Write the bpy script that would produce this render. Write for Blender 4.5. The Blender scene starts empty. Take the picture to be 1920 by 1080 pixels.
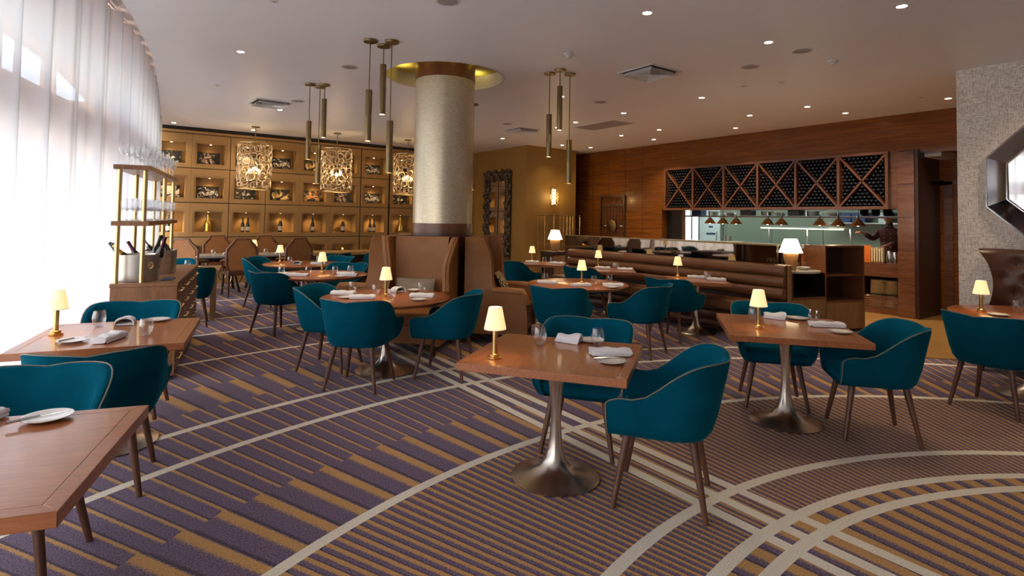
import bpy, math, random
from mathutils import Vector, Matrix
from mathutils.geometry import tessellate_polygon
random.seed(7)
S = bpy.context.scene
COL = S.collection
PI = math.pi
R = math.radians

# ------------------------------------------------------------------ camera, world, light, exposure
cam = bpy.data.cameras.new('camera')
cam_o = bpy.data.objects.new('camera', cam)
COL.objects.link(cam_o)
cam.sensor_width = 36
cam.lens = 1049.77 * 36 / 1920
cam.shift_y = -(540 - 371.32) / 1920
cam.clip_end = 300
yaw, pitch, roll = R(90 - 54.2927 + 90 - 90), R(-2.16234), R(0.93935)
ax = R(-54.29267 + 90)
cp, sp, cr, sr = math.cos(pitch), math.sin(pitch), math.cos(roll), math.sin(roll)
Myaw = Matrix(((math.cos(ax), -math.sin(ax), 0), (math.sin(ax), math.cos(ax), 0), (0, 0, 1)))
Mb = Matrix(((1, 0, 0), (0, 0, -1), (0, 1, 0)))
Mx = Matrix(((1, 0, 0), (0, cp, -sp), (0, sp, cp)))
Mz = Matrix(((cr, -sr, 0), (sr, cr, 0), (0, 0, 1)))
W2C = Matrix(((1, 0, 0), (0, -1, 0), (0, 0, -1))) @ (Mz @ Mx @ Mb @ Myaw)
cam_o.matrix_world = Matrix.Translation((0, 0, 1.57)) @ W2C.transposed().to_4x4()
S.camera = cam_o

world = bpy.data.worlds.new('sky')
S.world = world
world.use_nodes = True
wn = world.node_tree
sky = wn.nodes.new('ShaderNodeTexSky')
sky.sky_type = 'NISHITA'
sky.sun_disc = False
sky.sun_elevation = R(38)
sky.sun_rotation = R(250)
sky.air_density = 1.0
sky.dust_density = 3.0
sky.ozone_density = 1.0
mixw = wn.nodes.new('ShaderNodeMixRGB')
mixw.inputs[0].default_value = 0.75
mixw.inputs[2].default_value = (0.86, 0.93, 1.0, 1)
wn.links.new(sky.outputs[0], mixw.inputs[1])
bgn = wn.nodes['Background']
bgn.inputs[1].default_value = 3.0
wn.links.new(mixw.outputs[0], bgn.inputs[0])

S.view_settings.view_transform = 'Standard'
S.view_settings.look = 'None'
S.view_settings.gamma = 1.0
S.view_settings.use_curve_mapping = False
S.view_settings.exposure = 1.12
S.cycles.max_bounces = 8
S.cycles.diffuse_bounces = 4
S.cycles.glossy_bounces = 4
S.cycles.transparent_max_bounces = 24
S.cycles.transmission_bounces = 6
S.cycles.sample_clamp_indirect = 4.0
S.cycles.caustics_reflective = False
S.cycles.caustics_refractive = False
S.cycles.use_denoising = True

sun = bpy.data.lights.new('sun', 'SUN'); sun.energy = 7.0; sun.angle = R(4); sun.color = (.97, .98, 1)
sun_o = bpy.data.objects.new('sun', sun); COL.objects.link(sun_o)
sun_o.rotation_euler = Vector((.15, -.45, -.88)).to_track_quat('-Z', 'Y').to_euler()

def portal(name, loc, rot, sx, sy):
    l = bpy.data.lights.new(name, 'AREA')
    l.shape = 'RECTANGLE'; l.size = sx; l.size_y = sy
    l.cycles.is_portal = True
    o = bpy.data.objects.new(name, l); o.location = loc; o.rotation_euler = rot
    COL.objects.link(o)
    return o

# sky daylight enters through the long window behind the sheer curtain
portal('window_daylight', (-1.75, 5.0, 1.95), (0, R(-90), 0), 4.4, 20.0)

# ------------------------------------------------------------------ node helper
class X:
    """small wrapper so that shader maths reads like arithmetic"""
    def __init__(s, nt, v): s.nt, s.v = nt, v
    def _m(s, op, *a):
        n = s.nt.nodes.new('ShaderNodeMath'); n.operation = op
        for i, b in enumerate((s,) + a):
            b = b.v if isinstance(b, X) else b
            if isinstance(b, (int, float)): n.inputs[i].default_value = b
            else: s.nt.links.new(b, n.inputs[i])
        return X(s.nt, n.outputs[0])
    def __add__(s, o): return s._m('ADD', o)
    def __sub__(s, o): return s._m('SUBTRACT', o)
    def __mul__(s, o): return s._m('MULTIPLY', o)
    def __truediv__(s, o): return s._m('DIVIDE', o)
    def gt(s, o): return s._m('GREATER_THAN', o)
    def lt(s, o): return s._m('LESS_THAN', o)
    def absf(s): return s._m('ABSOLUTE')
    def fract(s): return s._m('FRACT')
    def sq(s): return s._m('SQRT')
    def sin(s): return s._m('SINE')
    def mx(s, o): return s._m('MAXIMUM', o)
    def mn(s, o): return s._m('MINIMUM', o)
    def atan2(s, o): return s._m('ARCTAN2', o)
    def step(s, a, b):      # smooth ramp 0..1 between a and b
        n = s.nt.nodes.new('ShaderNodeMapRange'); n.interpolation_type = 'SMOOTHSTEP'
        s.nt.links.new(s.v, n.inputs[0])
        n.inputs[1].default_value = a; n.inputs[2].default_value = b
        return X(s.nt, n.outputs[0])

def rgb(nt, c):
    n = nt.nodes.new('ShaderNodeRGB'); n.outputs[0].default_value = (*c, 1); return n.outputs[0]

def mixc(nt, f, a, b, mode='MIX'):
    n = nt.nodes.new('ShaderNodeMixRGB'); n.blend_type = mode
    for i, v in enumerate((f, a, b)):
        v = v.v if isinstance(v, X) else v
        if isinstance(v, tuple): n.inputs[i].default_value = (*v, 1)
        elif isinstance(v, (int, float)): n.inputs[i].default_value = v
        else: nt.links.new(v, n.inputs[i])
    return n.outputs[0]

def coords(nt, kind='Object', scale=(1, 1, 1)):
    t = nt.nodes.new('ShaderNodeTexCoord'); m = nt.nodes.new('ShaderNodeMapping')
    m.inputs['Scale'].default_value = scale
    nt.links.new(t.outputs[kind], m.inputs[0])
    return m.outputs[0]

def noise(nt, vec, scale, detail=3, rough=.55, dist=0):
    n = nt.nodes.new('ShaderNodeTexNoise')
    n.inputs['Scale'].default_value = scale; n.inputs['Detail'].default_value = detail
    n.inputs['Roughness'].default_value = rough; n.inputs['Distortion'].default_value = dist
    nt.links.new(vec, n.inputs['Vector'])
    return X(nt, n.outputs['Fac'])

def new_mat(name):
    m = bpy.data.materials.new(name); m.use_nodes = True
    return m, m.node_tree, m.node_tree.nodes['Principled BSDF']

def bump(nt, b, h, strength=.2, dist=.01):
    n = nt.nodes.new('ShaderNodeBump')
    n.inputs['Strength'].default_value = strength; n.inputs['Distance'].default_value = dist
    nt.links.new(h.v, n.inputs['Height']); nt.links.new(n.outputs[0], b.inputs['Normal'])

def plain(name, c, rough=.5, metal=0, spec=.5, var=.12, nscale=12, emit=None, estr=0, sheen=0, sheen_c=None, coat=0, bumpk=0, bscale=60):
    m, nt, b = new_mat(name)
    v = coords(nt)
    f = noise(nt, v, nscale, 4)
    c0 = tuple(x * (1 - var) for x in c); c1 = tuple(min(1, x * (1 + var)) for x in c)
    nt.links.new(mixc(nt, f, c0, c1), b.inputs['Base Color'])
    b.inputs['Roughness'].default_value = rough; b.inputs['Metallic'].default_value = metal
    b.inputs['Specular IOR Level'].default_value = spec
    b.inputs['Coat Weight'].default_value = coat
    if sheen:
        b.inputs['Sheen Weight'].default_value = sheen
        b.inputs['Sheen Roughness'].default_value = .35
        b.inputs['Sheen Tint'].default_value = (*(sheen_c or c), 1)
    if emit:
        b.inputs['Emission Color'].default_value = (*emit, 1); b.inputs['Emission Strength'].default_value = estr
    if bumpk: bump(nt, b, noise(nt, v, bscale, 3), bumpk, .01)
    return m

def wood(name, c, dark, scale=(1, 1, 1), rough=.35, coat=0, freq=7, spec=.5):
    """grain runs along the axis with the smallest scale"""
    m, nt, b = new_mat(name)
    v = coords(nt, 'Object', scale)
    f = noise(nt, v, freq, 5, .6, .6)
    g = noise(nt, v, freq * 6, 3, .7)
    k = (f * .7 + g * .3).step(.30, .72)
    nt.links.new(mixc(nt, k, dark, c), b.inputs['Base Color'])
    b.inputs['Roughness'].default_value = rough; b.inputs['Coat Weight'].default_value = coat
    b.inputs['Coat Roughness'].default_value = .08
    b.inputs['Specular IOR Level'].default_value = spec
    bump(nt, b, g, .06, .004)
    return m

def emissive(name, c, s):
    m, nt, b = new_mat(name)
    b.inputs['Base Color'].default_value = (*c, 1)
    b.inputs['Emission Color'].default_value = (*c, 1); b.inputs['Emission Strength'].default_value = s
    return m

def thin_glass(name, tint=(1, 1, 1), gl=.9):
    m = bpy.data.materials.new(name); m.use_nodes = True
    nt = m.node_tree; nt.nodes.clear()
    o = nt.nodes.new('ShaderNodeOutputMaterial'); mx = nt.nodes.new('ShaderNodeMixShader')
    t = nt.nodes.new('ShaderNodeBsdfTransparent'); t.inputs[0].default_value = (*tint, 1)
    g = nt.nodes.new('ShaderNodeBsdfGlossy'); g.inputs[0].default_value = (1, 1, 1, 1); g.inputs[1].default_value = .02
    lw = nt.nodes.new('ShaderNodeLayerWeight'); lw.inputs[0].default_value = .35
    k = X(nt, lw.outputs['Facing'])._m('POWER', 1.35) * gl + .07
    nt.links.new(k.v, mx.inputs[0]); nt.links.new(t.outputs[0], mx.inputs[1]); nt.links.new(g.outputs[0], mx.inputs[2])
    nt.links.new(mx.outputs[0], o.inputs[0])
    return m

# ------------------------------------------------------------------ materials
M = {}
M['teal'] = plain('teal_velvet', (.001, .072, .118), .85, var=.4, nscale=6, sheen=.42, sheen_c=(.03, .36, .52), spec=.02)
M['piping'] = plain('piping', (.20, .18, .135), .6)
M['leg_wood'] = wood('leg_wood', (.16, .065, .035), (.07, .03, .018), (6, 6, 1), .4)
M['table_wood'] = wood('table_wood', (.46, .160, .048), (.31, .098, .028), (1, 9, 9), .34, .55)
M['table_edge'] = wood('table_edge', (.44, .155, .054), (.29, .094, .032), (1, 9, 9), .34, .4)
M['round_wood'] = wood('round_wood', (.46, .135, .034), (.29, .075, .02), (1, 7, 7), .28, .3)
M['nickel'] = plain('brushed_nickel', (.64, .58, .52), .27, 1, var=.15, nscale=5)
M['chrome'] = plain('polished_steel', (.72, .72, .72), .14, 1, var=.05)
M['brass'] = plain('brass', (.75, .50, .19), .22, 1, var=.08)
M['brass_dull'] = plain('satin_brass', (.27, .195, .095), .40, 1, var=.10)
M['brass_pale'] = plain('pale_brass', (.78, .60, .30), .3, 1, var=.06)
M['white_cloth'] = plain('white_linen', (.82, .82, .84), .85, var=.05, nscale=40, sheen=.2, bumpk=.25, bscale=350)
M['porcelain'] = plain('porcelain', (.80, .79, .74), .15, var=.03, coat=.4)
M['glass'] = thin_glass('clear_glass', (.95, .96, .97))
M['leather'] = plain('cognac_leather', (.30, .128, .042), .42, var=.25, nscale=4, bumpk=.12, bscale=220, spec=.3)
M['leather_dk'] = plain('brown_leather', (.085, .032, .016), .33, var=.25, nscale=5, bumpk=.12, bscale=220)
M['leather_bench'] = plain('bench_leather', (.175, .070, .024), .42, var=.25, nscale=3, bumpk=.12, bscale=220)
M['black'] = plain('black_lacquer', (.012, .010, .009), .35)
M['black_wood'] = wood('dark_wood', (.055, .022, .012), (.028, .011, .007), (6, 6, 1), .35)
M['walnut'] = wood('walnut', (.30, .135, .055), (.17, .072, .028), (5, 5, .6), .42)
M['oak'] = wood('oak', (.30, .17, .07), (.19, .10, .04), (5, 5, .6), .45)
M['wall_wood'] = wood('lacquered_wall_wood', (.27, .088, .014), (.13, .040, .007), (7, .35, 7), .26, .06, 3.2, .2)
M['wall_wood2'] = wood('lacquered_column_wood', (.21, .09, .045), (.11, .042, .02), (5, .6, 5), .22, .4, 3)
M['rack_wood'] = wood('rack_wood', (.19, .068, .026), (.10, .034, .013), (4, 4, 4), .32, .2)
M['niche'] = plain('tan_panel', (.36, .205, .072), .5, var=.08, nscale=3)
M['niche_in'] = plain('niche_lining', (.42, .24, .082), .5, var=.08, nscale=5)
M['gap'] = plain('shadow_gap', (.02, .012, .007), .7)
M['plaster_gold'] = plain('ochre_plaster', (.30, .165, .038), .48, var=.12, nscale=2.5)
M['ceiling'] = plain('ceiling_paint', (.88, .90, .93), .42, var=.03, nscale=1.5, spec=.35)
M['white_paint'] = plain('white_paint', (.72, .70, .67), .5, var=.04)
M['vent_grey'] = plain('vent_grey', (.36, .34, .33), .5, var=.05)
M['beige_ext'] = plain('beige_beam', (.70, .50, .29), .8, var=.06)
M['lamp_glow'] = emissive('downlight_lens', (1, .86, .62), 14)
M['tube_glow'] = emissive('tube_lens', (1, .80, .50), 10)
M['spot_glow'] = emissive('niche_lens', (1, .74, .38), 10)
M['ink'] = plain('dark_print', (.02, .018, .016), .4)
M['bottle'] = plain('bottle_glass', (.012, .014, .010), .10, var=.2, coat=.5)
M['gold_bottle'] = plain('gold_foil', (.78, .52, .12), .26, 1)
M['label_paper'] = plain('bottle_label', (.68, .60, .45), .6)
M['tub'] = plain('brushed_tub', (.56, .54, .48), .36, 1, var=.06)
M['marble'] = plain('grey_marble', (.36, .36, .34), .25, var=.3, nscale=9)
M['steel'] = plain('kitchen_steel', (.46, .50, .47), .3, .85, var=.1, nscale=2)
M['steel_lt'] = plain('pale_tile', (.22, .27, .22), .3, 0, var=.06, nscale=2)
M['copper'] = plain('copper', (.80, .32, .11), .34, .85, var=.1)
M['mirror'] = plain('mirror_glass', (.86, .88, .88), .02, 1, var=0)
M['mirror_dk'] = plain('bronze_mirror', (.22, .18, .14), .03, 1, var=0)
M['mirror_smoke'] = plain('smoked_mirror', (.30, .31, .34), .05, 1, var=0)
M['ground'] = plain('terrace_stone', (.66, .66, .64), .8, var=.1, nscale=1)
M['stone_floor'] = wood('stone_floor', (.46, .25, .08), (.34, .18, .055), (.8, 5, 1), .28, .1, 2)
M['stone_floor'].name = 'limestone_floor'
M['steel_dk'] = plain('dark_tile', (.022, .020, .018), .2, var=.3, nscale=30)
M['carved'] = plain('carved_dark_wood', (.06, .036, .018), .34, var=.5, nscale=25)
M['skin'] = plain('skin', (.55, .22, .12), .5, var=.08)
M['maroon'] = plain('maroon_cloth', (.075, .016, .014), .8, var=.15)
M['orange'] = plain('orange_card', (.80, .20, .02), .6)
M['cream'] = plain('cream_stack', (.85, .74, .52), .5, var=.08)
M['fridge'] = plain('white_door', (.66, .78, .84), .3, var=.03)
M['navy'] = plain('blue_box', (.03, .06, .16), .5)
M['light_panel'] = emissive('kitchen_tube', (.86, 1, .94), 9)
M['window_lit'] = emissive('bright_hatch', (.80, 1.0, .98), 1.6)
M['shade_big'] = emissive('big_shade', (1, .82, .52), 2.2)
M['cush'] = plain('striped_taupe', (.27, .215, .16), .9, var=.35, nscale=9)
M['rubber'] = plain('black_rubber', (.02, .02, .02), .8)

def shade_mat():
    m, nt, b = new_mat('pleated_shade')
    v = coords(nt); f = noise(nt, v, 40, 2)
    nt.links.new(mixc(nt, f, (.80, .72, .52), (.92, .86, .66)), b.inputs['Base Color'])
    b.inputs['Roughness'].default_value = .9
    b.inputs['Emission Color'].default_value = (1, .70, .30, 1); b.inputs['Emission Strength'].default_value = .42
    return m
M['shade'] = shade_mat()

def fuzzy():
    m, nt, b = new_mat('bobble_cushion')
    v = coords(nt); n = nt.nodes.new('ShaderNodeTexVoronoi'); n.inputs['Scale'].default_value = 34
    nt.links.new(v, n.inputs['Vector'])
    d = X(nt, n.outputs['Distance']).step(.2, .62)
    nt.links.new(mixc(nt, d, (.66, .50, .28), (.10, .06, .03)), b.inputs['Base Color'])
    b.inputs['Roughness'].default_value = .9
    bump(nt, b, X(nt, n.outputs['Distance']), .8, .03)
    return m
M['bobble'] = fuzzy()

def wallpaper():
    m, nt, b = new_mat('crosshatch_wallpaper')
    a = noise(nt, coords(nt, 'Object', (1, 26, 3.2)), 5, 2, .5)
    c = noise(nt, coords(nt, 'Object', (1, 3.2, 26)), 5, 2, .5)
    k = (a.mx(c)).step(.50, .66)
    nt.links.new(mixc(nt, k, (.84, .79, .70), (.50, .44, .38)), b.inputs['Base Color'])
    b.inputs['Roughness'].default_value = .6
    bump(nt, b, k, .15, .004)
    return m
M['wallpaper'] = wallpaper()

def column_paper():
    m, nt, b = new_mat('metallic_column_wallpaper')
    a = noise(nt, coords(nt, 'Object', (3, 3, 40)), 7, 3, .6)
    k = a.step(.35, .65)
    nt.links.new(mixc(nt, k, (.52, .46, .33), (.74, .67, .50)), b.inputs['Base Color'])
    b.inputs['Metallic'].default_value = .75; b.inputs['Roughness'].default_value = .36
    bump(nt, b, a, .15, .004)
    return m
M['column'] = column_paper()

def curtain_mat():
    m = bpy.data.materials.new('sheer_voile'); m.use_nodes = True
    nt = m.node_tree; nt.nodes.clear()
    o = nt.nodes.new('ShaderNodeOutputMaterial')
    weave = noise(nt, coords(nt, 'Object', (1, 60, 3)), 4, 2)
    tr = nt.nodes.new('ShaderNodeBsdfTransparent')
    tl = nt.nodes.new('ShaderNodeBsdfTranslucent'); tl.inputs[0].default_value = (.42, .445, .475, 1)
    lw = nt.nodes.new('ShaderNodeLayerWeight'); lw.inputs[0].default_value = .5     # cloth seen edge-on is denser
    dens = X(nt, lw.outputs['Facing'])._m('POWER', .9) * -.85 + 1.0
    nt.links.new(mixc(nt, dens, (.05, .048, .046), (.285, .303, .322)), tl.inputs[0])
    df = nt.nodes.new('ShaderNodeBsdfDiffuse'); df.inputs[0].default_value = (.80, .80, .80, 1)
    m1 = nt.nodes.new('ShaderNodeMixShader'); m1.inputs[0].default_value = .22
    nt.links.new(tl.outputs[0], m1.inputs[1]); nt.links.new(df.outputs[0], m1.inputs[2])
    m2 = nt.nodes.new('ShaderNodeMixShader')
    nt.links.new((weave * .05 + .02).v, m2.inputs[0])
    nt.links.new(m1.outputs[0], m2.inputs[1]); nt.links.new(tr.outputs[0], m2.inputs[2])
    nt.links.new(m2.outputs[0], o.inputs[0])
    return m
M['curtain'] = curtain_mat()

def print_mat(name, ca, cb, sc, off, lo=.50, hi=.62):
    m, nt, b = new_mat(name)
    t = nt.nodes.new('ShaderNodeTexCoord'); mp = nt.nodes.new('ShaderNodeMapping')
    mp.inputs['Location'].default_value = off
    nt.links.new(t.outputs['Object'], mp.inputs[0])
    f = noise(nt, mp.outputs[0], sc, 4, .55, 1.2)
    sep = nt.nodes.new('ShaderNodeSeparateXYZ'); nt.links.new(t.outputs['Object'], sep.inputs[0])
    x = X(nt, sep.outputs[0]); z = X(nt, sep.outputs[2])
    r = ((x * 4.2) * (x * 4.2) + ((z - .12) * 7) * ((z - .12) * 7)).sq()
    k = (f - r * .13 + .04).step(lo - .04, hi)
    g = noise(nt, mp.outputs[0], sc * 3.1, 2)
    nt.links.new(mixc(nt, k, (.010, .008, .007), mixc(nt, g, ca, cb)), b.inputs['Base Color'])
    b.inputs['Roughness'].default_value = .35
    return m
PRINTS = [print_mat('photo_print_white_flowers', (.85, .78, .62), (.55, .5, .36), 9, (1, 2, 3)),
          print_mat('photo_print_plate', (.80, .72, .62), (.35, .10, .06), 8, (4, 1, 7)),
          print_mat('photo_print_glow', (.90, .52, .12), (.95, .78, .4), 5, (2, 5, 1), .44, .58),
          print_mat('photo_print_pale', (.86, .76, .62), (.6, .42, .25), 4, (7, 3, 2), .42, .52),
          print_mat('photo_print_sparks', (.9, .86, .76), (.7, .6, .5), 14, (3, 8, 5), .50, .58),
          print_mat('photo_print_fruit', (.70, .24, .08), (.85, .6, .3), 11, (6, 4, 9), .42, .56)]

def carpet():
    """radial stripes round one centre, in ring zones, with cream rings and three cream straight lines"""
    m, nt, b = new_mat('ring_carpet')
    t = nt.nodes.new('ShaderNodeTexCoord'); sep = nt.nodes.new('ShaderNodeSeparateXYZ')
    nt.links.new(t.outputs['Object'], sep.inputs[0])
    wx = X(nt, sep.outputs[0]); wy = X(nt, sep.outputs[1])
    x = wx - 2.90; y = wy + 1.72
    r = (x * x + y * y).sq()
    th = y.atan2(x) * (180 / PI)
    fine = noise(nt, t.outputs['Object'], 125, 3, .75)
    wob = noise(nt, t.outputs['Object'], 75, 2, .7) - .5
    def stripes(period, duty, soft, ph=0.0):
        f = ((th + wob * (period * .10)) / period + ph).fract()
        up = f.step(.02, .05)
        dn = (f + wob * .22).step(duty - soft, duty + soft)
        dark = f.step(.86, .97)
        return up - up * dn, dark
    wide, wd = stripes(2.25, .34, .07)
    thin, td = stripes(1.125, .20, .06)
    fin, fd = stripes(.75, .46, .10)
    inn, idk = stripes(2.50, .60, .09)
    def zone(a, c): return r.gt(a) * r.lt(c)
    jag = r + (th / 2.25).fract() * .05
    zw = jag.gt(4.91) * jag.lt(5.58)
    zw = zw.mx(jag.gt(7.25) * jag.lt(7.86)).mx(jag.gt(9.6) * jag.lt(10.3)).mx(jag.gt(11.9) * jag.lt(12.6))
    zi = r.lt(3.29)
    zf = zone(3.29, 4.91)
    zt = (zw.mx(zi).mx(zf) * -1.0) + 1.0
    gold = wide * zw + thin * zt + fin * zf + inn * zi
    dark = wd * zw + td * zt + fd * zf + idk * zi
    zone_n = noise(nt, t.outputs['Object'], .8, 2)
    purple = mixc(nt, fine.step(.36, .64), (.052, .034, .060), (.245, .172, .275))
    goldc = mixc(nt, fine.step(.36, .64), (.40, .21, .068), (.68, .38, .13))
    creamc = mixc(nt, fine.step(.36, .64), (.74, .67, .53), (.92, .86, .72))
    base = mixc(nt, dark * .75, purple, (.026, .014, .014))
    base = mixc(nt, gold, base, goldc)
    line = None
    for rr, w in ((3.145, .034), (3.31, .034), (3.665, .034), (4.91, .034), (6.315, .034), (6.86, .034), (8.78, .032), (10.18, .032), (11.3, .03), (13.2, .03)):
        k = (r - rr).absf().lt(w); line = k if line is None else line.mx(k)
    for xx in (2.735, 2.892, 3.062):
        line = line.mx((wx - xx).absf().lt(.036) * wy.lt(7.6))
    base = mixc(nt, line, base, creamc)
    nt.links.new(base, b.inputs['Base Color'])
    b.inputs['Roughness'].default_value = .95; b.inputs['Specular IOR Level'].default_value = .15
    b.inputs['Sheen Weight'].default_value = .12
    bump(nt, b, fine, .35, .006)
    return m
M['carpet'] = carpet()

# ------------------------------------------------------------------ mesh helpers
class MB:
    def __init__(s): s.v = []; s.f = []
    def add(s, vs, fs):
        k = len(s.v); s.v += [tuple(p) for p in vs]; s.f += [tuple(i + k for i in f) for f in fs]; return s
    def box(s, x0, x1, y0, y1, z0, z1):
        return s.add([(x0, y0, z0), (x1, y0, z0), (x1, y1, z0), (x0, y1, z0), (x0, y0, z1), (x1, y0, z1), (x1, y1, z1), (x0, y1, z1)],
                     [(0, 3, 2, 1), (4, 5, 6, 7), (0, 1, 5, 4), (1, 2, 6, 5), (2, 3, 7, 6), (3, 0, 4, 7)])
    def obox(s, c, ux, uy, hx, hy, z0, z1):
        P = []
        for z in (z0, z1):
            for a, b2 in ((-1, -1), (1, -1), (1, 1), (-1, 1)):
                P.append((c[0] + ux[0] * hx * a + uy[0] * hy * b2, c[1] + ux[1] * hx * a + uy[1] * hy * b2, z))
        return s.add(P, [(0, 3, 2, 1), (4, 5, 6, 7), (0, 1, 5, 4), (1, 2, 6, 5), (2, 3, 7, 6), (3, 0, 4, 7)])
    def prism(s, poly, z0, z1):
        n = len(poly)
        return s.add([(p[0], p[1], z0) for p in poly] + [(p[0], p[1], z1) for p in poly],
                     [tuple(range(n - 1, -1, -1)), tuple(range(n, 2 * n))] + [(i, (i + 1) % n, n + (i + 1) % n, n + i) for i in range(n)])
    def lathe(s, prof, seg=24, c=(0, 0, 0), caps=True, mod=None):
        k = len(prof); V = []; F = []
        for i in range(seg):
            a = 2 * PI * i / seg
            for r, z in prof:
                q = r * (mod(i, z) if mod else 1)
                V.append((c[0] + q * math.cos(a), c[1] + q * math.sin(a), c[2] + z))
        for i in range(seg):
            j = (i + 1) % seg
            for t in range(k - 1): F.append((i * k + t, j * k + t, j * k + t + 1, i * k + t + 1))
        if caps:
            if prof[0][0] > 1e-5: F.append(tuple(i * k for i in range(seg - 1, -1, -1)))
            if prof[-1][0] > 1e-5: F.append(tuple(i * k + k - 1 for i in range(seg)))
        return s.add(V, F)
    def tube(s, pts, r, seg=8, closed=False, caps=True):
        pts = [Vector(p) for p in pts]; n = len(pts); V = []; F = []
        up = None
        for i, p in enumerate(pts):
            if closed: d = pts[(i + 1) % n] - pts[i - 1]
            else: d = pts[min(i + 1, n - 1)] - pts[max(i - 1, 0)]
            d = d.normalized() if d.length > 1e-9 else Vector((0, 0, 1))
            if up is None: up = d.orthogonal().normalized()
            up = (up - d * up.dot(d)); up = up.normalized() if up.length > 1e-6 else d.orthogonal().normalized()
            w = d.cross(up)
            rr = r[i] if isinstance(r, (list, tuple)) else r
            for k in range(seg):
                a = 2 * PI * k / seg
                V.append(tuple(p + (up * math.cos(a) + w * math.sin(a)) * rr))
        for i in range(n if closed else n - 1):
            j = (i + 1) % n
            for k in range(seg): F.append((i * seg + k, i * seg + (k + 1) % seg, j * seg + (k + 1) % seg, j * seg + k))
        if caps and not closed:
            F.append(tuple(range(seg - 1, -1, -1))); F.append(tuple((n - 1) * seg + k for k in range(seg)))
        return s.add(V, F)
    def grid(s, rows, closed=False):
        n = len(rows[0]); V = [p for r_ in rows for p in r_]; F = []
        for i in range(len(rows) - 1):
            for j in range(n if closed else n - 1):
                j2 = (j + 1) % n
                F.append((i * n + j, i * n + j2, (i + 1) * n + j2, (i + 1) * n + j))
        return s.add(V, F)
    def sphere(s, c, rx, ry, rz, seg=12, rings=8):
        prof = [(math.sin(PI * i / rings), -math.cos(PI * i / rings)) for i in range(rings + 1)]
        k0 = len(s.v); s.lathe(prof, seg, (0, 0, 0), False)
        for i in range(k0, len(s.v)):
            x, y, z = s.v[i]; s.v[i] = (c[0] + x * rx, c[1] + y * ry, c[2] + z * rz)
        return s
    def xf(s, mat):
        s.v = [tuple(mat @ Vector(p)) for p in s.v]; return s

def mesh(name, mb, mat, smooth=40):
    me = bpy.data.meshes.new(name)
    me.from_pydata(mb.v, [], mb.f)
    me.materials.append(M[mat] if isinstance(mat, str) else mat)
    if smooth:
        me.shade_smooth(); me.set_sharp_from_angle(angle=R(smooth))
    me.update()
    return me

def part(name, mb, mat, parent=None, smooth=40, bevel=0, seg=2, sub=0, loc=None, rz=0):
    me = mb if isinstance(mb, bpy.types.Mesh) else mesh(name, mb, mat, smooth)
    o = bpy.data.objects.new(name, me); COL.objects.link(o)
    if parent: o.parent = parent
    if loc: o.location = loc
    if rz: o.rotation_euler = (0, 0, rz)
    if bevel:
        b = o.modifiers.new('bevel', 'BEVEL'); b.width = bevel; b.segments = seg; b.limit_method = 'ANGLE'; b.angle_limit = R(40)
    if sub:
        b = o.modifiers.new('subsurf', 'SUBSURF'); b.levels = sub; b.render_levels = sub
    return o

def tag(o, label, cat, group=None):
    o['label'] = label; o['category'] = cat
    if group: o['group'] = group
    return o

def thing(name, label, cat, loc=(0, 0, 0), rz=0, group=None):
    o = bpy.data.objects.new(name, None); COL.objects.link(o)
    o.empty_display_size = .05
    o.location = loc; o.rotation_euler = (0, 0, rz)
    return tag(o, label, cat, group)

KIDS = {}
def dup(root, loc, rz, label, group=None):
    r = root.copy(); COL.objects.link(r); r.location = loc; r.rotation_euler = (0, 0, rz)
    r['label'] = label
    if group: r['group'] = group
    if root.name not in KIDS: KIDS[root.name] = [(c, list(c.children)) for c in root.children]
    for c, gs in KIDS[root.name]:
        d = c.copy(); COL.objects.link(d); d.parent = r
        for g in gs:
            e = g.copy(); COL.objects.link(e); e.parent = d
    return r

PROTO = {}
def place(key, maker, loc, rz, label, group=None):
    """the first call uses the thing that the maker built, later calls copy it with its parts"""
    if key not in PROTO:
        t = maker(); PROTO[key] = t
        t.location = loc; t.rotation_euler = (0, 0, rz); t['label'] = label
        if group: t['group'] = group
        return t
    return dup(PROTO[key], loc, rz, label, group)

def struct(name, mb, mat, parent=None, smooth=30, bevel=0):
    o = part(name, mb, mat, parent, smooth, bevel)
    if not parent: o['kind'] = 'structure'
    return o

def lamp(name, loc, e, c=(1, .78, .5), kind='POINT', size=.03, spot=100, rot=(0, 0, 0), blend=.5, parent=None):
    l = bpy.data.lights.new(name, kind); l.energy = e * .72; l.color = c
    if kind in ('POINT', 'SPOT'): l.shadow_soft_size = size
    if kind == 'SPOT': l.spot_size = R(spot); l.spot_blend = blend
    o = bpy.data.objects.new(name, l); o.location = loc; o.rotation_euler = rot; COL.objects.link(o)
    if parent: o.parent = parent
    return o
# ------------------------------------------------------------------ the room shell
ZC = 3.5
struct('floor', MB().box(-6, 15, -5, 16, -.10, 0), 'carpet')
arc = [(2.9 + 6.62 * math.cos(R(a)), -1.72 + 6.62 * math.sin(R(a))) for a in range(4, 43, 2)]
struct('floor_limestone', MB().prism(arc + [(8.9, 3.5), (9.2, 3.8), (9.3, 5.0), (9.4, 10.9), (11.6, 10.9), (15, 10.9), (15, -1.3)], .0005, .012), 'stone_floor')

def catmull(P, n):
    out = []
    Q = [P[0]] + list(P) + [P[-1]]
    for i in range(1, len(Q) - 2):
        p0, p1, p2, p3 = Q[i - 1], Q[i], Q[i + 1], Q[i + 2]
        for k in range(n):
            t = k / n
            out.append(tuple(.5 * ((2 * b) + (c - a) * t + (2 * a - 5 * b + 4 * c - d) * t * t + (-a + 3 * b - 3 * c + d) * t ** 3) for a, b, c, d in zip(p0, p1, p2, p3)))
    out.append(tuple(P[-1])); return out

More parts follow.
